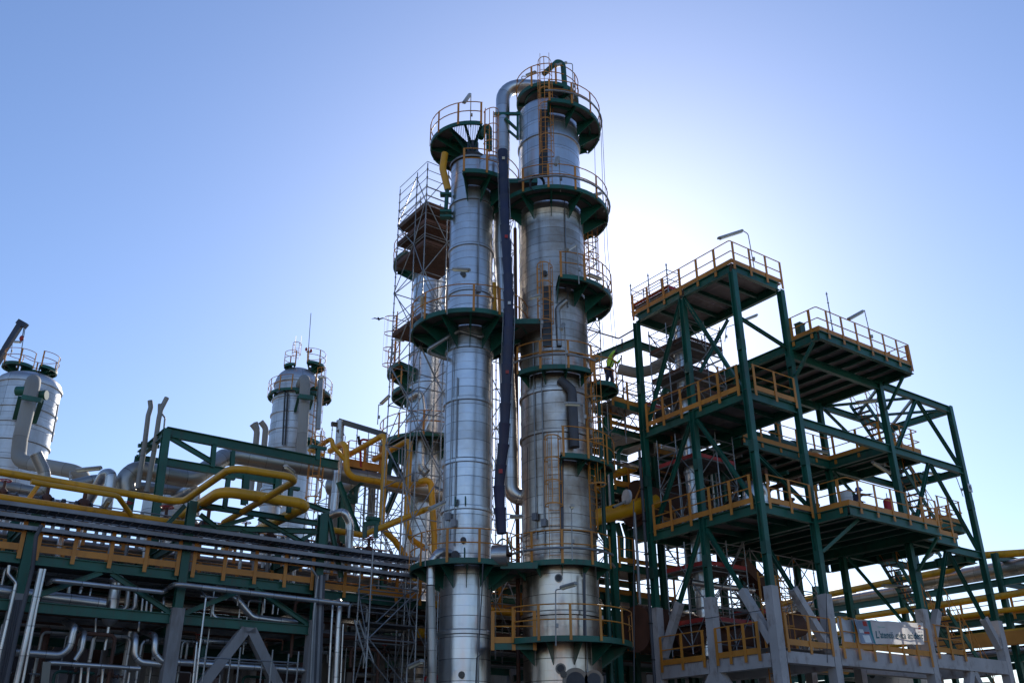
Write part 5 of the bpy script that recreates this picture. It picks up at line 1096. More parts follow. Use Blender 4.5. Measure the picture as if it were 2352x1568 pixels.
# brown vertical pipe and reel between the two big columns
pipe([Q('A', 1098, 1400, Y=38.9), Q('H', 318, 0, Y=38.9), Q('H', 322, 480, Y=38.9), Q('H', 328, 1568, Y=38.9)], .085, 'thin brown pipe hanging straight down between the two big columns', 'rust', 0)
hs = thing('hose', Q('H', 240, 640, Y=36.6), 'green hose looped over the rail between the two big columns', 'hose')
c_ = Q('H', 215, 560, Y=36.5); MB().tube([c_+Vector((.28*math.cos(t), 0, .42*math.sin(t))) for t in [math.pi*i/12 for i in range(13)]]+[c_+Vector((-.28, 0, -.6))], .035, 8).build('loop', 'green_paint', hs)
hc = thing('hose', Q('A', 1265, 1040, Y=36), 'black hose coil hung on the left end of the wide upper platform rail', 'hose')
c_ = Q('A', 1270, 1045, Y=35.8)
for i in range(4): MB().tube([c_+Vector(((.36-.02*i)*math.cos(t), .03*i, (.45-.02*i)*math.sin(t))) for t in [2*math.pi*j/20 for j in range(21)]], .022, 6, caps=False).build('coil', 'black_rubber', hc)
rope([Q('C', 626, 870, Y=35.6), Q('C', 622, 1000, Y=35.7), Q('C', 605, 1300, Y=36.6), Q('C', 603, 1385, Y=36.6), Q('C', 615, 1400, Y=36.6), Q('C', 590, 1420, Y=36.6), Q('C', 585, 1560, Y=36.6), Q('C', 583, 1900, Y=36.6)], .022, 'grey rope hanging with a knot down the front of the slim column', 'bundle_grey')
for i, (pts, lb_) in enumerate(((((1722, 752), (1740, 1560)), 'leftmost of three thin ropes hanging right of the tall column head'), (((1772, 650), (1800, 1560)), 'middle one of three thin ropes hanging right of the tall column head'), (((1780, 560), (1825, 1560)), 'rightmost of three thin ropes hanging right of the tall column head'))):
    rope([Q('A', *pts[0], Y=38.4), Q('A', *pts[1], Y=38.8), Q('y1', (655, 800, 880)[i], (640, 600, 900)[i], Y=39.2)], .012, lb_)
rope([Q('y5', 395, 0, b=-.6), Q('y5', 400, 1560, b=-.6)], .016, 'dark rope falling past the left leg of the green frame')
rope([Q('z7', 365, 900, b=-.55), Q('z7', 372, 1420, b=-.55)], .016, 'dark rope hanging down the second white concrete leg')
rope([NF(-.35, 3.2, 7.3), NF(-.3, .3, 7.25)], .014, 'dark line strung between the white legs on the left face of the frame')
# ------------------------------------------------------------------ rim landing, link bridge and side structure between tall column and frame
ld_ = thing('landing', Q('D', 1372, 880, Y=39.5), 'small half-round green landing where a worker stands, right of the tall column', 'landing')
c_ = Q('D', 1368, 893, Y=39.4); zl_ = c_.z
cl_ = (c_.x, c_.y)
platform(ld_, cl_, .05, 1.05, zl_, -100, 100, brk=50, bd=.5)
MB().tube([Vector((cl_[0]+.1, cl_[1], zl_-.1)), Vector((cl_[0]+.1, cl_[1], 0))], .09, 10).build('support_post', 'green_dark', ld_)
MB().bar(Vector((cl_[0]-.1, cl_[1]-.6, zl_-.1)), Vector((cB[0]+1.2, cB[1]-.5, zl_-.1)), .12, .2).build('bracket', 'green_paint', ld_)
br_ = thing('bridge', NF(-2.3, 6, 16.6), 'green link bridge with orange toe board from the small landing to the green frame', 'walkway')
pA, pB = Q('y1', 760, 1365, b=7.0), Q('y1', 1260, 1515, b=7.0); pB.z = pA.z
MB().bar(pA-Z*.14, pB-Z*.14, .04, .28).build('side_channel', 'green_paint', br_); MB().bar(pA+V*1.3-Z*.14, pB+V*1.3-Z*.14, .04, .28).build('side_channel', 'green_paint', br_)
MB().bar(pA+V*.65-Z*.03, pB+V*.65-Z*.03, 1.24, .04).build('deck', 'deck_plate', br_); railing(br_, [pA-V*.04, pB-V*.04], sp=1.1); railing(br_, [pA+V*1.34, pB+V*1.34], sp=1.1, mat='galvanised')
ss = thing('open_structure', NF(-3, 6, 0), 'narrow green frame with orange-edged decks between the tall column and the big green frame', 'steel structure')
def mq(x, y, b=4.6): return Q('M', x, y, b=b+3.4)
def vbar(x, y0, x1, y1, w=.26, b=4.6, m_='green_paint', nm='column'):
    p, q = mq(x, y0, b), mq(x1, y1, b); q = Vector((p.x, p.y, q.z)); MB().ibeam(q, p, w, w, ax=(U, V)).build(nm, m_, ss)
p_ = mq(145, 130); MB().ibeam(Vector((p_.x, p_.y, 0)), p_, .28, .28, ax=(U, V)).build('column', 'green_paint', ss)
p2_ = p_+V*4; MB().ibeam(Vector((p2_.x, p2_.y, 0)), p2_, .28, .28, ax=(U, V)).build('column', 'green_dark', ss)
for (x0, y0, x1, y1) in ((165, 210, 420, 130), (195, 680, 420, 610), (230, 1290, 480, 1210)):
    a_ = mq(x0, y0+15); z_ = a_.z
    aa, bb = Vector((a_.x, a_.y, z_)), NF(3.2, 8.0, z_)
    c0 = aa; L_ = (bb-aa).length
    c1 = c0+V*3.0
    MB().ibeam(c0, bb, .16, .32).build('beam', 'green_paint', ss); MB().ibeam(c0+V*.1, c1, .16, .32).build('beam', 'green_paint', ss); MB().ibeam(c1, c1+U*L_, .16, .32).build('beam', 'green_dark', ss)
    MB().bar(c0+V*1.5+Z*.2, bb+V*1.5+Z*.2, 2.9, .04).build('deck', 'deck_plate', ss)
    railing(ss, [c0+Z*.24-V*.12, bb+Z*.24-V*.12], sp=1.1); railing(ss, [c0+Z*.24-U*.1+V*2.8, c0+Z*.24-U*.1], sp=1.4, toe=False, mat='dark_steel')
MB().bar(mq(90, 1010), mq(205, 1200), .16, .2).build('brace', 'green_paint', ss); MB().bar(mq(85, 985), mq(200, 1005), .14, .2).build('brace', 'green_paint', ss)
pipe([Q('M', -30, 945, Y=41.5), mq(480, 808, 3.6), mq(530, 794, 3.6)], .37, 'fat yellow pipe running into the left side of the green frame', 'yellow_paint', 0, n=22)
pipe([mq(45, 630, 5), mq(155, 600, 5), mq(370, 530, 5)], .2, 'upper of two yellow pipes just right of the tall column', 'yellow_paint', 0)
pipe([mq(45, 690, 5.5), mq(140, 705, 5.5), mq(300, 670, 5.5)], .2, 'lower of two yellow pipes just right of the tall column', 'yellow_paint', 0)
pipe([mq(60, 845, 6.5), mq(300, 880, 6.5), mq(520, 920, 6.5)], .45, 'big dull grey pipe just behind the fat yellow pipe', 'grey_wrap', 0, n=20)
pipe([mq(410, 380, 3.6), mq(418, 680, 3.6), mq(370, 790, 3.6)], .045, 'thin orange pipe coming down to the fat yellow pipe', 'orange_paint', .2)
pipe([mq(445, 700, 3.8), mq(395, 790, 3.8)], .045, 'second short thin orange pipe above the fat yellow pipe', 'orange_paint', 0)
pipe([mq(368, 880, 3.3), mq(390, 1200, 3.3), mq(412, 1600, 3.3)], .065, 'bright slim upright pipe left of the green frame leg', 'galvanised', 0)
pipe([mq(135, 290, 5), mq(160, 830, 5), mq(175, 1000, 5)], .1, 'pale upright pipe beside the narrow green frame', 'grey_wrap', 0)
pipe([mq(160, 480, 4.3), mq(180, 850, 4.3)], .06, 'bright thin upright pipe before the narrow green frame', 'galvanised', 0)
pipe([mq(200, 400, 5.5), mq(240, 370, 5.5), mq(330, 360, 5.5)], .08, 'short green swan-neck pipe high in the narrow green frame', 'green_paint', .2)
pipe([mq(250, 620, 5.2), mq(240, 420, 5.2), mq(270, 375, 5.2), mq(410, 330, 5.2)], .1, 'green pipe bending over in the narrow green frame', 'green_paint', .3)
pipe([mq(275, 960, 5.5), mq(310, 1070, 5.5), mq(312, 1230, 5.5)], .09, 'right one of two kinked green pipes under the fat yellow pipe', 'green_paint', .2)
pipe([mq(230, 960, 5.5), mq(262, 1080, 5.5), mq(262, 1240, 5.5)], .14, 'left one of two kinked green pipes under the fat yellow pipe', 'green_paint', .2)
pipe([mq(155, 1560, 4.2), mq(155, 1300, 4.2), mq(185, 1270, 4.2), mq(215, 1310, 4.2)], .06, 'bent grey hook pipe below the narrow green frame deck', 'galvanised', .15)
fl_ = thing('blind_flange', mq(315, 770, 3.4), 'pale round disc flange standing on the fat yellow pipe', 'flange')
c_ = mq(318, 758, 3.4); MB().tube([c_, c_+Vector((-.12, -.06, 0))], .34, 26).build('disc', 'tarp', fl_); MB().tube([c_+Vector((-.1, 0, -.2)), mq(200, 838, 3.4)], .06, 8).build('stub', 'grey_wrap', fl_)
trb = thing('cable_tray', mq(200, 480, 4), 'curved galvanised cable tray leaving the tall column toward the green frame', 'cable tray')
for dz in (0, .22): MB().tube([mq(60, 530, 3.5)+Z*dz*0+V*dz*2, mq(150, 480, 3.6)+V*dz*2, mq(260, 480, 3.7)+V*dz*2, mq(430, 520, 3.9)+V*dz*2], .03, 6, bend=.4).build('side_rail', 'galvanised', trb)
MB().bar(mq(150, 485, 3.85), mq(430, 522, 4.1), .3, .02).build('bottom', 'galvanised', trb)
cbl = thing('cable_riser', NF(-.25, 6.35, 8), 'dark cable riser strapped along the leftmost leg of the green frame', 'cables')
MB().tube([NF(-.24, 6.5, 2), NF(-.24, 6.5, 15.4)], .07, 10).build('cable', 'bundle_grey', cbl)
for i in range(9): z_ = 3+i*1.5; MB().box(NF(-.24, 6.5, z_), .17, .17, .05, ax=(U, V)).build('strap', 'black_rubber', cbl)
# ------------------------------------------------------------------ rack beyond the right end
r2 = thing('pipe_rack', NF(22, 5, 0), 'green pipe rack crossing behind the right end of the green frame', 'pipe rack')
def e(x, y, a=22): return Q('E', x, y, a=a)
top2 = e(1275, 170)
for bb in (-9.8, -3.8, 2.2, 8.2, 14.2, 20.2, 26.2):
    for aa in (22, 26):
        MB().ibeam(NF(aa, bb, 0), NF(aa, bb, 12.5 if (aa == 22 and bb < 3) or bb > 8 else 11.4), .3, .3, ax=(U, V)).build('column', 'green_paint', r2)
    for z in (7.0, 9.0, 10.9): MB().ibeam(NF(22.15, bb, z), NF(25.85, bb, z), .18, .32).build('cross_beam', 'green_dark', r2)
for z in (7.0, 9.0, 10.9):
    for b0, b1 in zip((-9.8, -3.8, 2.2, 8.2, 14.2, 20.2), (-3.8, 2.2, 8.2, 14.2, 20.2, 26.2)):
        for aa in (22, 26): MB().ibeam(NF(aa, b0+.16, z), NF(aa, b1-.16, z), .18, .36).build('long_beam', 'green_paint', r2)
MB().ibeam(NF(22, 2.2, 12.3), NF(28, 2.2, 12.3), .2, .36).build('long_beam', 'green_paint', r2)
for b0, s in ((8.2, 1), (14.2, -1)): MB().ibeam(NF(22, b0, 7.1), NF(22, b0+s*5.7, 8.9), .16, .16).build('brace', 'green_paint', r2)
railing(r2, [NF(21.8, 7.6, 9.2), NF(21.8, 2.6, 9.2)], sp=1.1); railing(r2, [NF(21.8, 1.8, 9.2), NF(21.8, -6, 9.2)], sp=1.1)
def vp(b0, b1, a, z, r, lb_, mat, b=0, up=None): pipe([NF(a, b0, z), NF(a, b1, z)] if not up else [NF(a, b0, z), NF(a, up, z), NF(a, up-2.2, z+.9), NF(a, b1, z+.9)], r, lb_, mat, b, n=20)
vp(8, -12, 23.2, 11.8, .44, 'very fat silver pipe on top of the right-hand background rack', 'pipe_clad_dull')
vp(30, 8.5, 23.2, 11.5, .38, 'silver-grey pipe continuing left on top of the right-hand background rack', 'pipe_clad_dull')
pipe([NF(22.4, 30, 11.6), NF(22.4, 5.2, 12.1), NF(22.4, 3.4, 12.6), NF(22.4, 2.4, 12.5), NF(24.5, -3, 12.2)], .2, 'topmost yellow pipe on the background rack, humped over the fat silver pipe', 'yellow_paint', 1.0)
vp(30, -12, 21.7, 10.15, .17, 'yellow pipe along the face of the background rack, under the fat silver pipe', 'yellow_paint')
vp(30, -12, 21.7, 9.4, .14, 'second yellow pipe down on the face of the background rack', 'yellow_paint')
vp(30, -12, 21.7, 8.3, .14, 'third yellow pipe down on the face of the background rack', 'yellow_paint')
tag(MB().bar(Q('E', 700, 1150, a=21), Q('E', 1900, 1040, a=21), .3, .68).build('crane_girder', 'orange_paint'), 'deep orange girder low on the background rack', 'girder')
for i in range(9):
    a = 22.6+i*.38; vp(30, -12, a, 7.35+.1*(i % 3), .12+.04*(i % 3), ordn[i]+' pipe back on the lowest level of the right-hand background rack', ('pipe_clad_dull', 'pipe_clad', 'rust')[i % 3])
for i in range(8):
    a = 22.6+i*.42; vp(30, -12, a, 9.35+.08*(i % 3), .13+.03*(i % 2), ordn[i]+' pipe back on the middle level of the right-hand background rack', ('pipe_clad', 'pipe_clad_dull', 'galvanised')[i % 3])
# low plant far behind to close the view under the frame
for i, (a, b, L_, r, z, m_) in enumerate(((14, 16, 5, 1.2, 8.4, 'rust'), (6, 17, 5, 1.1, 8.9, 'pipe_clad_dull'), (24, 12, 5, 1.2, 7.0, 'aluminium_far'))):
    drum(NF(a, b, z), NF(a+L_, b, z), r, ('rusty drum far behind the banner', 'grey drum far behind the left half of the green frame', 'pale drum far behind the right end of the green frame')[i], m_)
fb = thing('building', NF(12, 26, 0), 'pale plant building far behind the green frame', 'building')
MB().box(NF(14, 26, 3.6), 36, 8, 7.2, ax=(U, V)).build('wall', 'old_concrete', fb); MB().box(NF(14, 26, 7.3), 36.6, 8.6, .2, ax=(U, V)).build('roof', 'dark_steel', fb)
for i in range(9): MB().box(NF(-2+i*4, 21.97, 5.2), 2.2, .08, 1.2, ax=(U, V)).build('window', 'black_rubber', fb)
# back frame behind the big green frame, with rails and pipe bends
bf = thing('open_structure', NF(4, 11, 0), 'low green frame with orange rails behind the foot of the big green frame', 'steel structure')
for a in (-4.5, 0, 4.5, 9, 13.5):
    for b in (9.6, 13.2): MB().ibeam(NF(a, b, 0), NF(a, b, 9.4), .26, .26, ax=(U, V)).build('column', 'green_dark', bf)
    MB().ibeam(NF(a, 9.75, 9.1), NF(a, 13.05, 9.1), .16, .3).build('cross_beam', 'green_dark', bf)
for z in (6.5, 9.1):
    for a0, a1 in zip((-4.5, 0, 4.5, 9), (0, 4.5, 9, 13.5)):
        for b in (9.6, 13.2): MB().ibeam(NF(a0+.14, b, z), NF(a1-.14, b, z), .16, .3).build('long_beam', 'green_paint', bf)
deckplate(-4.4, 13.4, 9.9, 12.9, 6.7, root=bf)
railing(bf, [NF(-4.4, 9.45, 6.72), NF(13.4, 9.45, 6.72)], sp=1.2); railing(bf, [NF(-4.4, 9.45, 9.28), NF(4.4, 9.45, 9.28)], sp=1.2)
deckplate(-4.4, 4.4, 9.7, 12.9, 9.26, root=bf)
names = ('grey', 'rusty', 'silver', 'yellow', 'green'); mats_ = ('grey_wrap', 'rust', 'pipe_clad', 'yellow_paint', 'green_dark')
rr_ = random.Random(21)
def bendy(a, b, z0, z1, r, mat, lb_, dx):
    pipe([NF(a, b, z0), NF(a, b, z1), NF(a+dx, b, z1), NF(a+dx, b, z0)], r, lb_, mat, r*2.6, name='pipe_loop', group='pipe bends in the clutter behind the green frame')
for i in range(16):
    a = -4+i*1.12+rr_.uniform(-.2, .2); j = rr_.randrange(5); h_ = rr_.uniform(.8, 2.3)
    bendy(a, 10.2+rr_.uniform(0, 2.4), 6.75, 6.75+h_, rr_.choice((.06, .08, .11)), mats_[j], '%s inverted-U pipe bend, %s from the left behind the foot of the green frame' % (names[j], (ordn+['thirteenth', 'fourteenth', 'fifteenth', 'sixteenth'])[i]), rr_.uniform(.5, 1.2))
# equipment that fills the storeys of the green frame
def exch(a0, a1, b, z, r, lb_, mat, floor, nozzles=2):
    t = thing('heat_exchanger', NF(a0, b, floor), lb_, 'vessel'); p, q = NF(a0, b, z), NF(a1, b, z); L_ = (q-p).length
    pts = [p, p+U*.02, p+U*.2, p+U*.21, p+U*.3, p+U*.31, q-U*.31, q-U*.3, q-U*.21, q-U*.2, q-U*.02, q]
    MB().tube(pts, [r*.9, r*1.0, r*1.0, r*1.18, r*1.18, r, r, r*1.18, r*1.18, r, r, r*.6], 24).build('shell', mat, t)
    for f in (.22, .78): c_ = p.lerp(q, f); MB().bar(Vector((c_.x, c_.y, floor)), Vector((c_.x, c_.y, z-r*.75)), .2, r*1.4, ax=(U, V)).build('saddle', 'green_dark', t)
    for i in range(nozzles): c_ = p.lerp(q, .3+.4*i); MB().tube([c_, c_+Z*(r+.3)], r*.26, 14).tube([c_+Z*(r+.25), c_+Z*(r+.33)], r*.42, 14).build('nozzle', mat, t)
exch(.2, 3.9, 7.7, 13.2, .95, 'big dark drum behind the slender vessel on the middle deck', 'rust', 11.5)
exch(4.0, 9.4, 5.0, 12.6, .75, 'long dark exchanger lying at the back of the cantilevered middle deck', 'pipe_clad_dull', 11.5)
exch(4.4, 9.0, 2.9, 12.35, .5, 'slim rusty exchanger in the middle of the cantilevered middle deck', 'rust', 11.5)
exch(3.9, 9.5, 5.0, 16.7, .5, 'low exchanger behind the rail of the recessed upper deck', 'green_dark', 15.92)
exch(.4, 3.2, 5.6, 16.95, .4, 'short exchanger at the back of the second deck of the green frame', 'pipe_clad_dull', 16.4)
exch(.6, 6.5, 5.2, 7.0, .7, 'dark drum lying on the concrete belt behind the white legs', 'rust', 6.0)
for i in range(7):
    a = 3.9+i*.82; z1_ = 15.2-.25*(i % 3); pipe([NF(a, 5.9, 11.6), NF(a, 5.9, z1_), NF(a, 3.9, z1_)], .07+.03*(i % 3), ordn[i]+' upright pipe from the left along the back of the middle deck', ('pipe_clad_dull', 'green_dark', 'rust')[i % 3], .25, name='pipe_loop', group='upright pipes at the back of the middle deck')
for lv, z_ in enumerate((7.0, 8.0, 9.45)):
    for i in range(5):
        pipe([NF(-9, 10.1+i*.62, z_), NF(4.0 if lv == 2 else 20, 10.1+i*.62, z_)], .1+.05*((i+lv) % 3), '%s pipe back on the %s shelf of the low frame behind the white legs' % (ordn[i], ('bottom', 'middle', 'top')[lv]), ('rust', 'pipe_clad_dull', 'yellow_paint', 'pipe_clad', 'grey_wrap')[(i+2*lv) % 5], 0, group='pipes on the low frame')
railing(fr, G(16.4, (.2, 6.2), (3.1, 6.2)), sp=1.2); railing(fr, G(11.5, (.2, 6.4), (3.1, 6.4)), sp=1.2); railing(fr, G(11.5, (3.6, 6.25), (9.8, 6.25)), sp=1.2); railing(fr, G(zB+.01, (3.6, 5.6), (10.8, 5.6)), sp=1.2)
scaffold(NF(5.0, 7.0, 0), U, V, [0, 1.4, 2.8, 4.2, 5.6], [0, 1.3], 6.0, 10.4, 'deep scaffold behind the dark drums under the middle deck', lift=1.1, decks=(8.2,), cap=.2, redtoe='rust')
scaffold(NF(-3.4, 8.6, 0), U, V, [0, 1.4, 2.8], [0, 1.3], 9.5, 15.4, 'scaffold behind the narrow green frame left of the big one', lift=1.2, decks=(12.0, 14.2), cap=.3, redtoe='rust')
cg = thing('caged_ladder', NF(1.6, 1.2, 6.0), 'orange caged ladder standing behind the near white leg', 'ladder'); ladder(cg, NF(1.5, 1.6, 4.4), 3.6, -V, z_c=1.6); ladder(cg, NF(2.3, 1.6, 4.4), 3.6, -V, z_c=1.6)
rf_ = thing('open_structure', NF(5, 9, 0), 'shadowy green frame with drums on its decks, close behind the big green frame', 'steel structure')
for a in (1.5, 5.5, 9.5):
    for b in (7.3, 9.4): MB().ibeam(NF(a, b, 0), NF(a, b, 15.6), .25, .25, ax=(U, V)).build('column', 'green_dark', rf_)
for z in (12.2, 15.5):
    for b in (7.3, 9.4):
        for a0, a1 in ((1.5, 5.5), (5.5, 9.5)): MB().ibeam(NF(a0+.13, b, z), NF(a1-.13, b, z), .16, .32).build('beam', 'green_dark', rf_)
    for a in (1.5, 5.5, 9.5): MB().ibeam(NF(a, 7.43, z), NF(a, 9.27, z), .16, .3).build('beam', 'green_dark', rf_)
    MB().box(NF(5.5, 8.35, z+.19), 8.3, 2.6, .04, ax=(U, V)).build('deck', 'deck_plate', rf_)
    railing(rf_, [NF(1.4, 7.0, z+.22), NF(9.6, 7.0, z+.22)], sp=1.3)
exch(2.0, 8.9, 8.3, 13.75, 1.05, 'huge dark drum on the middle deck of the shadowy frame', 'rust', 12.42)
exch(2.2, 5.4, 8.3, 16.4, .55, 'left one of two drums on the top deck of the shadowy frame', 'pipe_clad_dull', 15.72)
exch(6.0, 9.2, 8.3, 16.4, .55, 'right one of two drums on the top deck of the shadowy frame', 'rust', 15.72)
# small-bore piping in the shade of the rack
def valve(p, s, label, root=None, horizontal=False, grp='valve sets'):
    t = thing('valve', p, label, 'valve', grp)
    MB().tube([p-U*.5*s, p-U*.18*s, p+U*.18*s, p+U*.5*s], [.09*s, .09*s, .09*s, .09*s], 12).build('body', 'rust', t)
    for d in (-.42, -.16, .16, .42): MB().tube([p+U*(d-.025)*s, p+U*(d+.025)*s], .17*s, 14).build('flange', 'dark_steel', t)
    MB().tube([p, p+Z*.5*s], .05*s, 8).ball(p+Z*.1*s, .16*s, .16*s, .16*s, 10, 6).build('bonnet', 'rust', t)
    c = p+Z*.52*s; MB().tube([c+Vector((.2*s*math.cos(q*.5236), .2*s*math.sin(q*.5236), 0)) for q in range(13)], .018*s, 6, caps=False).bar(c-U*.2*s, c+U*.2*s, .02*s, .02*s).bar(c-V*.2*s, c+V*.2*s, .02*s, .02*s).build('handwheel', 'red_paint', t)
tens = {20: 'twenty', 30: 'thirty'}
def ordw(i):
    base = ordn+['thirteenth', 'fourteenth', 'fifteenth', 'sixteenth', 'seventeenth', 'eighteenth', 'nineteenth', 'twentieth']
    if i < 20: return base[i]
    if i == 29: return 'thirtieth'
    if i == 39: return 'fortieth'
    return (tens[20] if i < 29 else tens[30])+'-'+ordn[(i+1) % 10-1]
r4 = random.Random(5)
for i in range(40):
    s = -6.6+i*.46+r4.uniform(-.15, .15); k = r4.uniform(.25, 1.0); z0 = r4.choice((3.0, 4.2, 6.85)); z1 = z0+r4.uniform(.7, 1.25)+(.9 if z0 < 6 else 0)
    r_ = r4.choice((.025, .035, .05, .065)); d = r4.uniform(.35, 1.3)*r4.choice((-1, 1)); k2 = k+r4.uniform(.3, 1.2)
    pts = [RK(s, k, z0-1.2), RK(s, k, z1), RK(s+d, k, z1)]+([RK(s+d, k, z1-r4.uniform(.3, .9))] if i % 3 else [RK(s+d, k2, z1)])
    pipe(pts, r_, ordw(i)+' small bent pipe from the left in the shaded clutter of the pipe rack', r4.choice(('galvanised', 'pipe_clad_dull', 'pipe_clad_dull', 'rust', 'green_dark')), r_*3, name='small_pipe', group='small bent pipes in the shade of the rack', n=8)
    if i % 3 == 0: valve(RK(s+d*.5, k, z1), .5, ordw(i//3)+' little valve from the left among the small pipes of the rack', grp='little valves among the small rack pipes')
# upper clutter on the open deck and behind: valve sets
for i, (s, k, z) in enumerate(((-4.9, 1.6, 10.5), (-3.4, 2.2, 10.6), (-2.2, 1.8, 10.45), (-.6, 2.2, 10.5), (1.0, 2.6, 10.5), (2.6, 2.4, 10.5), (4.1, 2.2, 10.4), (5.4, 2.8, 10.5), (7.2, 1.6, 10.2), (8.4, 2.6, 10.6), (9.6, 2.0, 10.3))):
    valve(RK(s, k, z), 1.0+.3*(i % 3), ordn[i]+' hand-wheel valve from the left in the row above the cable trays')
    q_ = RK(s, k, z); pipe([q_+U*.5, q_+U*.9, q_+U*.9-Z*1.2], .08, ordn[i]+' small elbow pipe dropping from the valve row above the trays', ('pipe_clad', 'rust', 'galvanised')[i % 3], .18, name='pipe_loop', group='elbow pipes of the valve row')
for i in range(10):
    q_ = RK(-5.2+i*1.5, 3.2+.8*(i % 3), 0); h_ = 10.3+.5*((i*7) % 3)
    pipe([Vector((q_.x, q_.y, 9.2)), Vector((q_.x, q_.y, h_)), Vector((q_.x, q_.y, h_))+U*.6, Vector((q_.x, q_.y, 9.2))+U*.6], .07+.03*(i % 3), ordn[i]+' inverted-U silver pipe from the left on top of the pipe rack', ('pipe_clad', 'galvanised')[i % 2], .2, name='pipe_loop', group='inverted-U pipes on top of the rack')
railing(rk, [RK(-6, 4.3, 9.95), RK(12, 4.3, 9.95)], sp=1.5, mat='orange_paint'); railing(rk, [RK(-6, 2.2, 9.6), RK(6, 2.2, 9.6)], sp=1.6, toe=False, mat='galvanised')
mk = thing('service_platform', RK(8.2, 5.5, 10), 'small orange-railed service platform with ladder under the fat silver pipe', 'platform')
p = Q('y7', 930, 640, k=5.2); q = Q('y7', 1330, 720, k=5.2); q.z = p.z
MB().bar(p+V*.6, q+V*.6, 1.2, .05).build('deck', 'deck_plate', mk); MB().bar(p, q, .04, .25).build('side_channel', 'orange_paint', mk); railing(mk, [p+Z*.05+V*1.1, p+Z*.05, q+Z*.05], sp=.9)
ladder(mk, Q('y7', 440, 1250, k=4.5), 3.0, -V, z_c=.6); ladder(mk, Q('y7', 1150, 1500, k=6), 4.2, -V, z_c=.8, mat='galvanised')
for i in range(2): pipe([Q('y7', 1195+i*45, 930, k=6.4), Q('y7', 1165+i*45, 1500, k=6.4)], .09, ('left', 'right')[i]+' one of two tall upright pipes beside the galvanised caged ladder', 'galvanised', 0)
dvt = thing('davit', Q('y7', 1060, 600, k=4), 'small red davit arm with a hook beside the yellow loops', 'davit')
MB().tube([Q('y7', 1075, 680, k=5.2), Q('y7', 1070, 350, k=5.2), Q('y7', 1110, 335, k=5.2), Q('y7', 1165, 345, k=5.2)], .06, 8, bend=.12).build('arm', 'red_paint', dvt); MB().tube([Q('y7', 1060, 400, k=5.1), Q('y7', 1047, 295, k=5.1)], .07, 8).build('hook', 'black_rubber', dvt)
gsk = thing('pipe_guide', Q('y7', 1150, 1330, k=.5), 'green saddle with a round roller beside the foot of the yellow drops', 'pipe support')
MB().tube([Q('y7', 1150, 1325, k=.5), Q('y7', 1310, 1345, k=.5)], .11, 14).build('roller', 'green_paint', gsk); MB().ibeam(Q('y7', 1125, 1568, k=.5), Q('y7', 1130, 1400, k=.5), .16, .16).bar(Q('y7', 1110, 1400, k=.5), Q('y7', 1300, 1375, k=.5), .16, .2).ibeam(Q('y7', 1265, 1568, k=.5), Q('y7', 1270, 1390, k=.5), .16, .16).build('frame', 'green_paint', gsk)
# lightning rod on the upper right deck
rd = thing('scaffold_pole', Q('z6', 470, 470, b=1.0), 'single scaffold pole standing up behind the rail of the upper right deck', 'pole')
p, q = Q('z6', 475, 470, b=.5), Q('z6', 402, 135, b=.5); upright(q, p.z, q.z, root=rd)
# ------------------------------------------------------------------ bird
bi = Q('D', 870, 733, Y=30); m_ = MB()
m_.ball(bi, .035, .11, .035, 8, 6)
for s in (-1, 1):
    o = len(m_.v); m_.v += [bi+Vector((s*.02, .05, .01)), bi+Vector((s*.14, .05, .05)), bi+Vector((s*.27, .0, .02)), bi+Vector((s*.14, -.05, .045)), bi+Vector((s*.02, -.05, .01))]
    m_.v += [p-Z*.008 for p in m_.v[o:o+5]]
    m_.face((o, o+1, o+2, o+3, o+4)); m_.face((o+9, o+8, o+7, o+6, o+5))
    for a in range(5): m_.face((o+a, o+5+a, o+5+(a+1) % 5, o+(a+1) % 5))
m_.prism([(-.03, -.005), (.03, -.005), (.03, .005), (-.03, .005)], bi+Vector((0, -.09, 0)), bi+Vector((0, -.17, -.01)))
tag(m_.build('bird', 'black_rubber'), 'small dark bird flying in the open sky left of the scaffold tower', 'bird')
# ------------------------------------------------------------------ people
def skin_mesh(name, pts, edges, rad, mat, parent, sub=2):
    me = bpy.data.meshes.new(name); me.from_pydata([tuple(p) for p in pts], edges, []); o = bpy.data.objects.new(name, me); COL.objects.link(o)
    sm = o.modifiers.new('skin', 'SKIN'); sm.use_smooth_shade = True
    for i, r in enumerate(rad): me.skin_vertices[0].data[i].radius = (r, r*.8) if isinstance(r, float) else r
    me.skin_vertices[0].data[0].use_root = True
    s2 = o.modifiers.new('sub', 'SUBSURF'); s2.levels = sub; s2.render_levels = sub
    dg = bpy.context.evaluated_depsgraph_get(); nm = bpy.data.meshes.new_from_object(o.evaluated_get(dg))
    bpy.data.objects.remove(o); bpy.data.meshes.remove(me); nm.name = name; nm.materials.clear(); nm.materials.append(MT[mat])
    for p in nm.polygons: p.use_smooth = True; p.material_index = 0
    o = bpy.data.objects.new(name, nm); COL.objects.link(o); o.parent = parent; return o
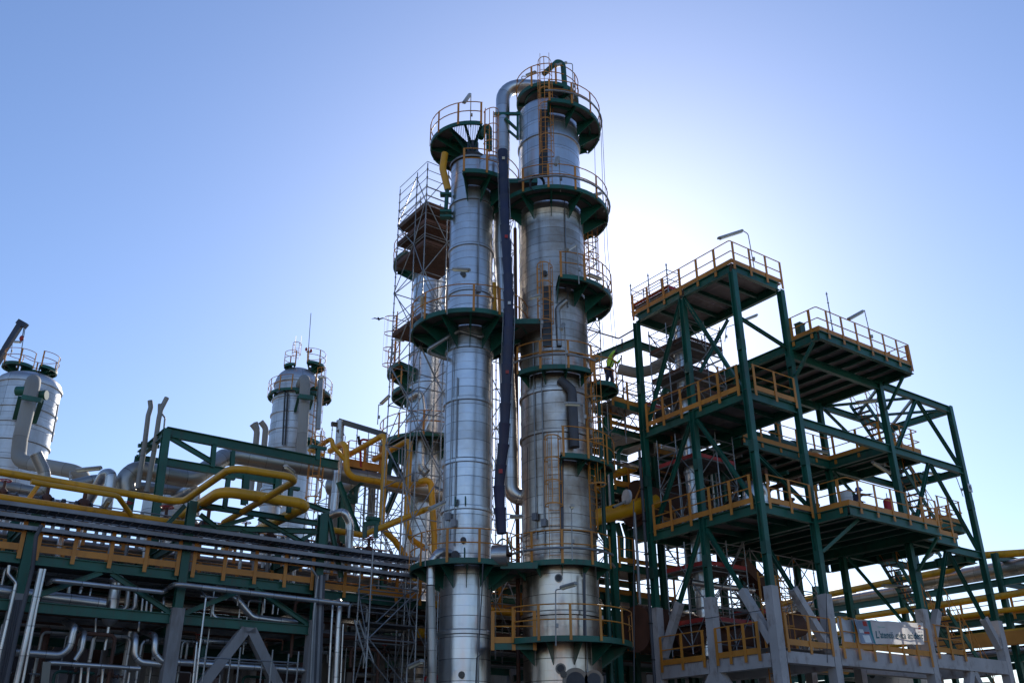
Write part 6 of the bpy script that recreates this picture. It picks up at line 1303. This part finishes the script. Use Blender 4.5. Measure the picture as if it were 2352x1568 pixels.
def person(loc, yaw, label, J, top_mat, leg_mat, helmet):
    """J: joint name -> local offset; body is one skinned surface, clothes slightly larger shells over it"""
    r = thing('person', loc, label, 'person'); r.rotation_euler = (0, 0, yaw)
    names_ = list(J); ix = {n: i for i, n in enumerate(names_)}; pts = [Vector(J[n]) for n in names_]
    E_ = [('pelvis', 'waist'), ('waist', 'chest'), ('chest', 'neck'), ('neck', 'head'), ('head', 'crown')]
    for s in 'LR': E_ += [('chest', 'sh'+s), ('sh'+s, 'el'+s), ('el'+s, 'wr'+s), ('wr'+s, 'ha'+s), ('pelvis', 'hip'+s), ('hip'+s, 'kn'+s), ('kn'+s, 'an'+s), ('an'+s, 'toe'+s)]
    RD = {'pelvis': .15, 'waist': .135, 'chest': .16, 'neck': .06, 'head': .1, 'crown': .085}
    for s in 'LR': RD.update({'sh'+s: .07, 'el'+s: .045, 'wr'+s: .03, 'ha'+s: .038, 'hip'+s: .095, 'kn'+s: .062, 'an'+s: .042, 'toe'+s: .04})
    skin_mesh('body', pts, [(ix[a], ix[b]) for a, b in E_], [float(RD[n]) for n in names_], 'skin', r)
    def shell(nm, sel, edges, mat, grow):
        jx = {n: i for i, n in enumerate(sel)}
        skin_mesh(nm, [Vector(J[n]) for n in sel], [(jx[a], jx[b]) for a, b in edges], [RD[n]+grow for n in sel], mat, r)
    shell('jacket', ['chest', 'waist', 'pelvis', 'shL', 'elL', 'wrL', 'shR', 'elR', 'wrR'], [('pelvis', 'waist'), ('waist', 'chest'), ('chest', 'shL'), ('shL', 'elL'), ('elL', 'wrL'), ('chest', 'shR'), ('shR', 'elR'), ('elR', 'wrR')], top_mat, .024)
    shell('trousers', ['pelvis', 'hipL', 'knL', 'anL', 'hipR', 'knR', 'anR'], [('pelvis', 'hipL'), ('hipL', 'knL'), ('knL', 'anL'), ('pelvis', 'hipR'), ('hipR', 'knR'), ('knR', 'anR')], leg_mat, .022)
    h = Vector(J['head']); c = Vector(J['crown']); base = Vector(loc); wm = Matrix.Rotation(yaw, 3, 'Z')
    def loc_build(mb, nm, mat):
        me = bpy.data.meshes.new(nm); me.from_pydata([tuple(p) for p in mb.v], [], mb.f); me.polygons.foreach_set('use_smooth', mb.sm); me.materials.append(MT[mat]); o = bpy.data.objects.new(nm, me); COL.objects.link(o); o.parent = r
    m_ = MB().ball(c+Vector((0, 0, .03)), .135, .155, .12, 16, 10); m_.arc((c.x, c.y+.02), .10, .17, c.z-.02, c.z-.005, 0, 360, 20); loc_build(m_, 'helmet', helmet)
    m_ = MB().ball(h+Vector((0, .1, -.01)), .018, .03, .028, 8, 6); loc_build(m_, 'nose', 'skin')
    for s in (-1, 1): loc_build(MB().ball(h+Vector((s*.038, .094, .022)), .014, .01, .01, 8, 5), 'eye', 'black_rubber'); loc_build(MB().ball(h+Vector((s*.105, 0, 0)), .015, .03, .035, 8, 5), 'ear', 'skin')
    loc_build(MB().ball(h+Vector((0, .095, -.055)), .03, .01, .008, 8, 5), 'mouth', 'cloth_red')
    for s in 'LR':
        w_ = Vector(J['wr'+s]); ha = Vector(J['ha'+s]); d = (ha-w_).normalized(); sd, up = perp(d)
        for i, (o_, l_) in enumerate(((-.03, .075), (-.01, .085), (.01, .08), (.03, .062))): loc_build(MB().tube([ha+sd*o_, ha+sd*o_+d*l_*.55, ha+sd*o_+d*l_*.9-up*.02], .009, 6), 'finger', 'skin')
        loc_build(MB().tube([w_.lerp(ha, .5)+sd*.03, ha+sd*.06+d*.01], .011, 6), 'thumb', 'skin')
        a_ = Vector(J['an'+s]); t_ = Vector(J['toe'+s]); loc_build(MB().tube([a_+Vector((0, -.06, -.05)), a_+Vector((0, .04, -.05)), t_+Vector((0, .03, .0))], [.05, .055, .045], 10), 'boot', 'black_rubber')
    return r
J1 = dict(pelvis=(0, 0, .93), waist=(0, .06, 1.1), chest=(0, .16, 1.32), neck=(0, .24, 1.47), head=(0, .31, 1.56), crown=(0, .34, 1.64),
          shL=(-.19, .18, 1.38), elL=(-.27, .38, 1.24), wrL=(-.16, .55, 1.34), haL=(-.13, .6, 1.38), shR=(.19, .18, 1.38), elR=(.3, .34, 1.5), wrR=(.2, .46, 1.68), haR=(.17, .48, 1.73),
          hipL=(-.1, 0, .88), knL=(-.14, .1, .48), anL=(-.15, -.02, .1), toeL=(-.16, .14, .05), hipR=(.1, 0, .88), knR=(.15, .03, .48), anR=(.17, -.08, .1), toeR=(.19, .09, .05))
pw = Vector((cl_[0]+.62, cl_[1]-.15, zl_)); w1 = person(pw, R(-120), 'worker in dark harness and yellow-green vest at the rail of the half-round landing', J1, 'hivis', 'cloth_navy', 'boom_blue')
m_ = MB()
for s in (-1, 1): m_.tube([pw+Matrix.Rotation(R(-120), 3, 'Z') @ Vector(q) for q in ((s*.13, .02, 1.0), (s*.14, -.02, 1.3), (s*.1, .12, 1.46), (s*.13, .3, 1.3), (s*.12, .15, 1.02))], .022, 6)
m_.build('harness', 'black_rubber', w1)
for ch in w1.children:
    if ch.name.startswith('harness'): ch.matrix_parent_inverse = Matrix.Rotation(R(120), 4, 'Z')
J2 = dict(pelvis=(0, -.05, .62), waist=(0, .03, .78), chest=(0, .14, .98), neck=(0, .2, 1.12), head=(0, .25, 1.21), crown=(0, .26, 1.29),
          shL=(-.19, .14, 1.04), elL=(-.24, .34, .86), wrL=(-.12, .52, .84), haL=(-.08, .58, .83), shR=(.19, .14, 1.04), elR=(.34, .3, 1.0), wrR=(.4, .52, 1.05), haR=(.41, .58, 1.07),
          hipL=(-.1, -.05, .58), knL=(-.2, .3, .5), anL=(-.18, .05, .1), toeL=(-.2, .2, .05), hipR=(.1, -.05, .58), knR=(.18, .26, .34), anR=(.17, -.12, .1), toeR=(.18, .03, .05))
person(NF(5.75, -.55, 11.515), R(-60), 'worker in a blue helmet crouching behind the corner rail of the middle deck', J2, 'cloth_navy', 'cloth_navy', 'helmet_blue')
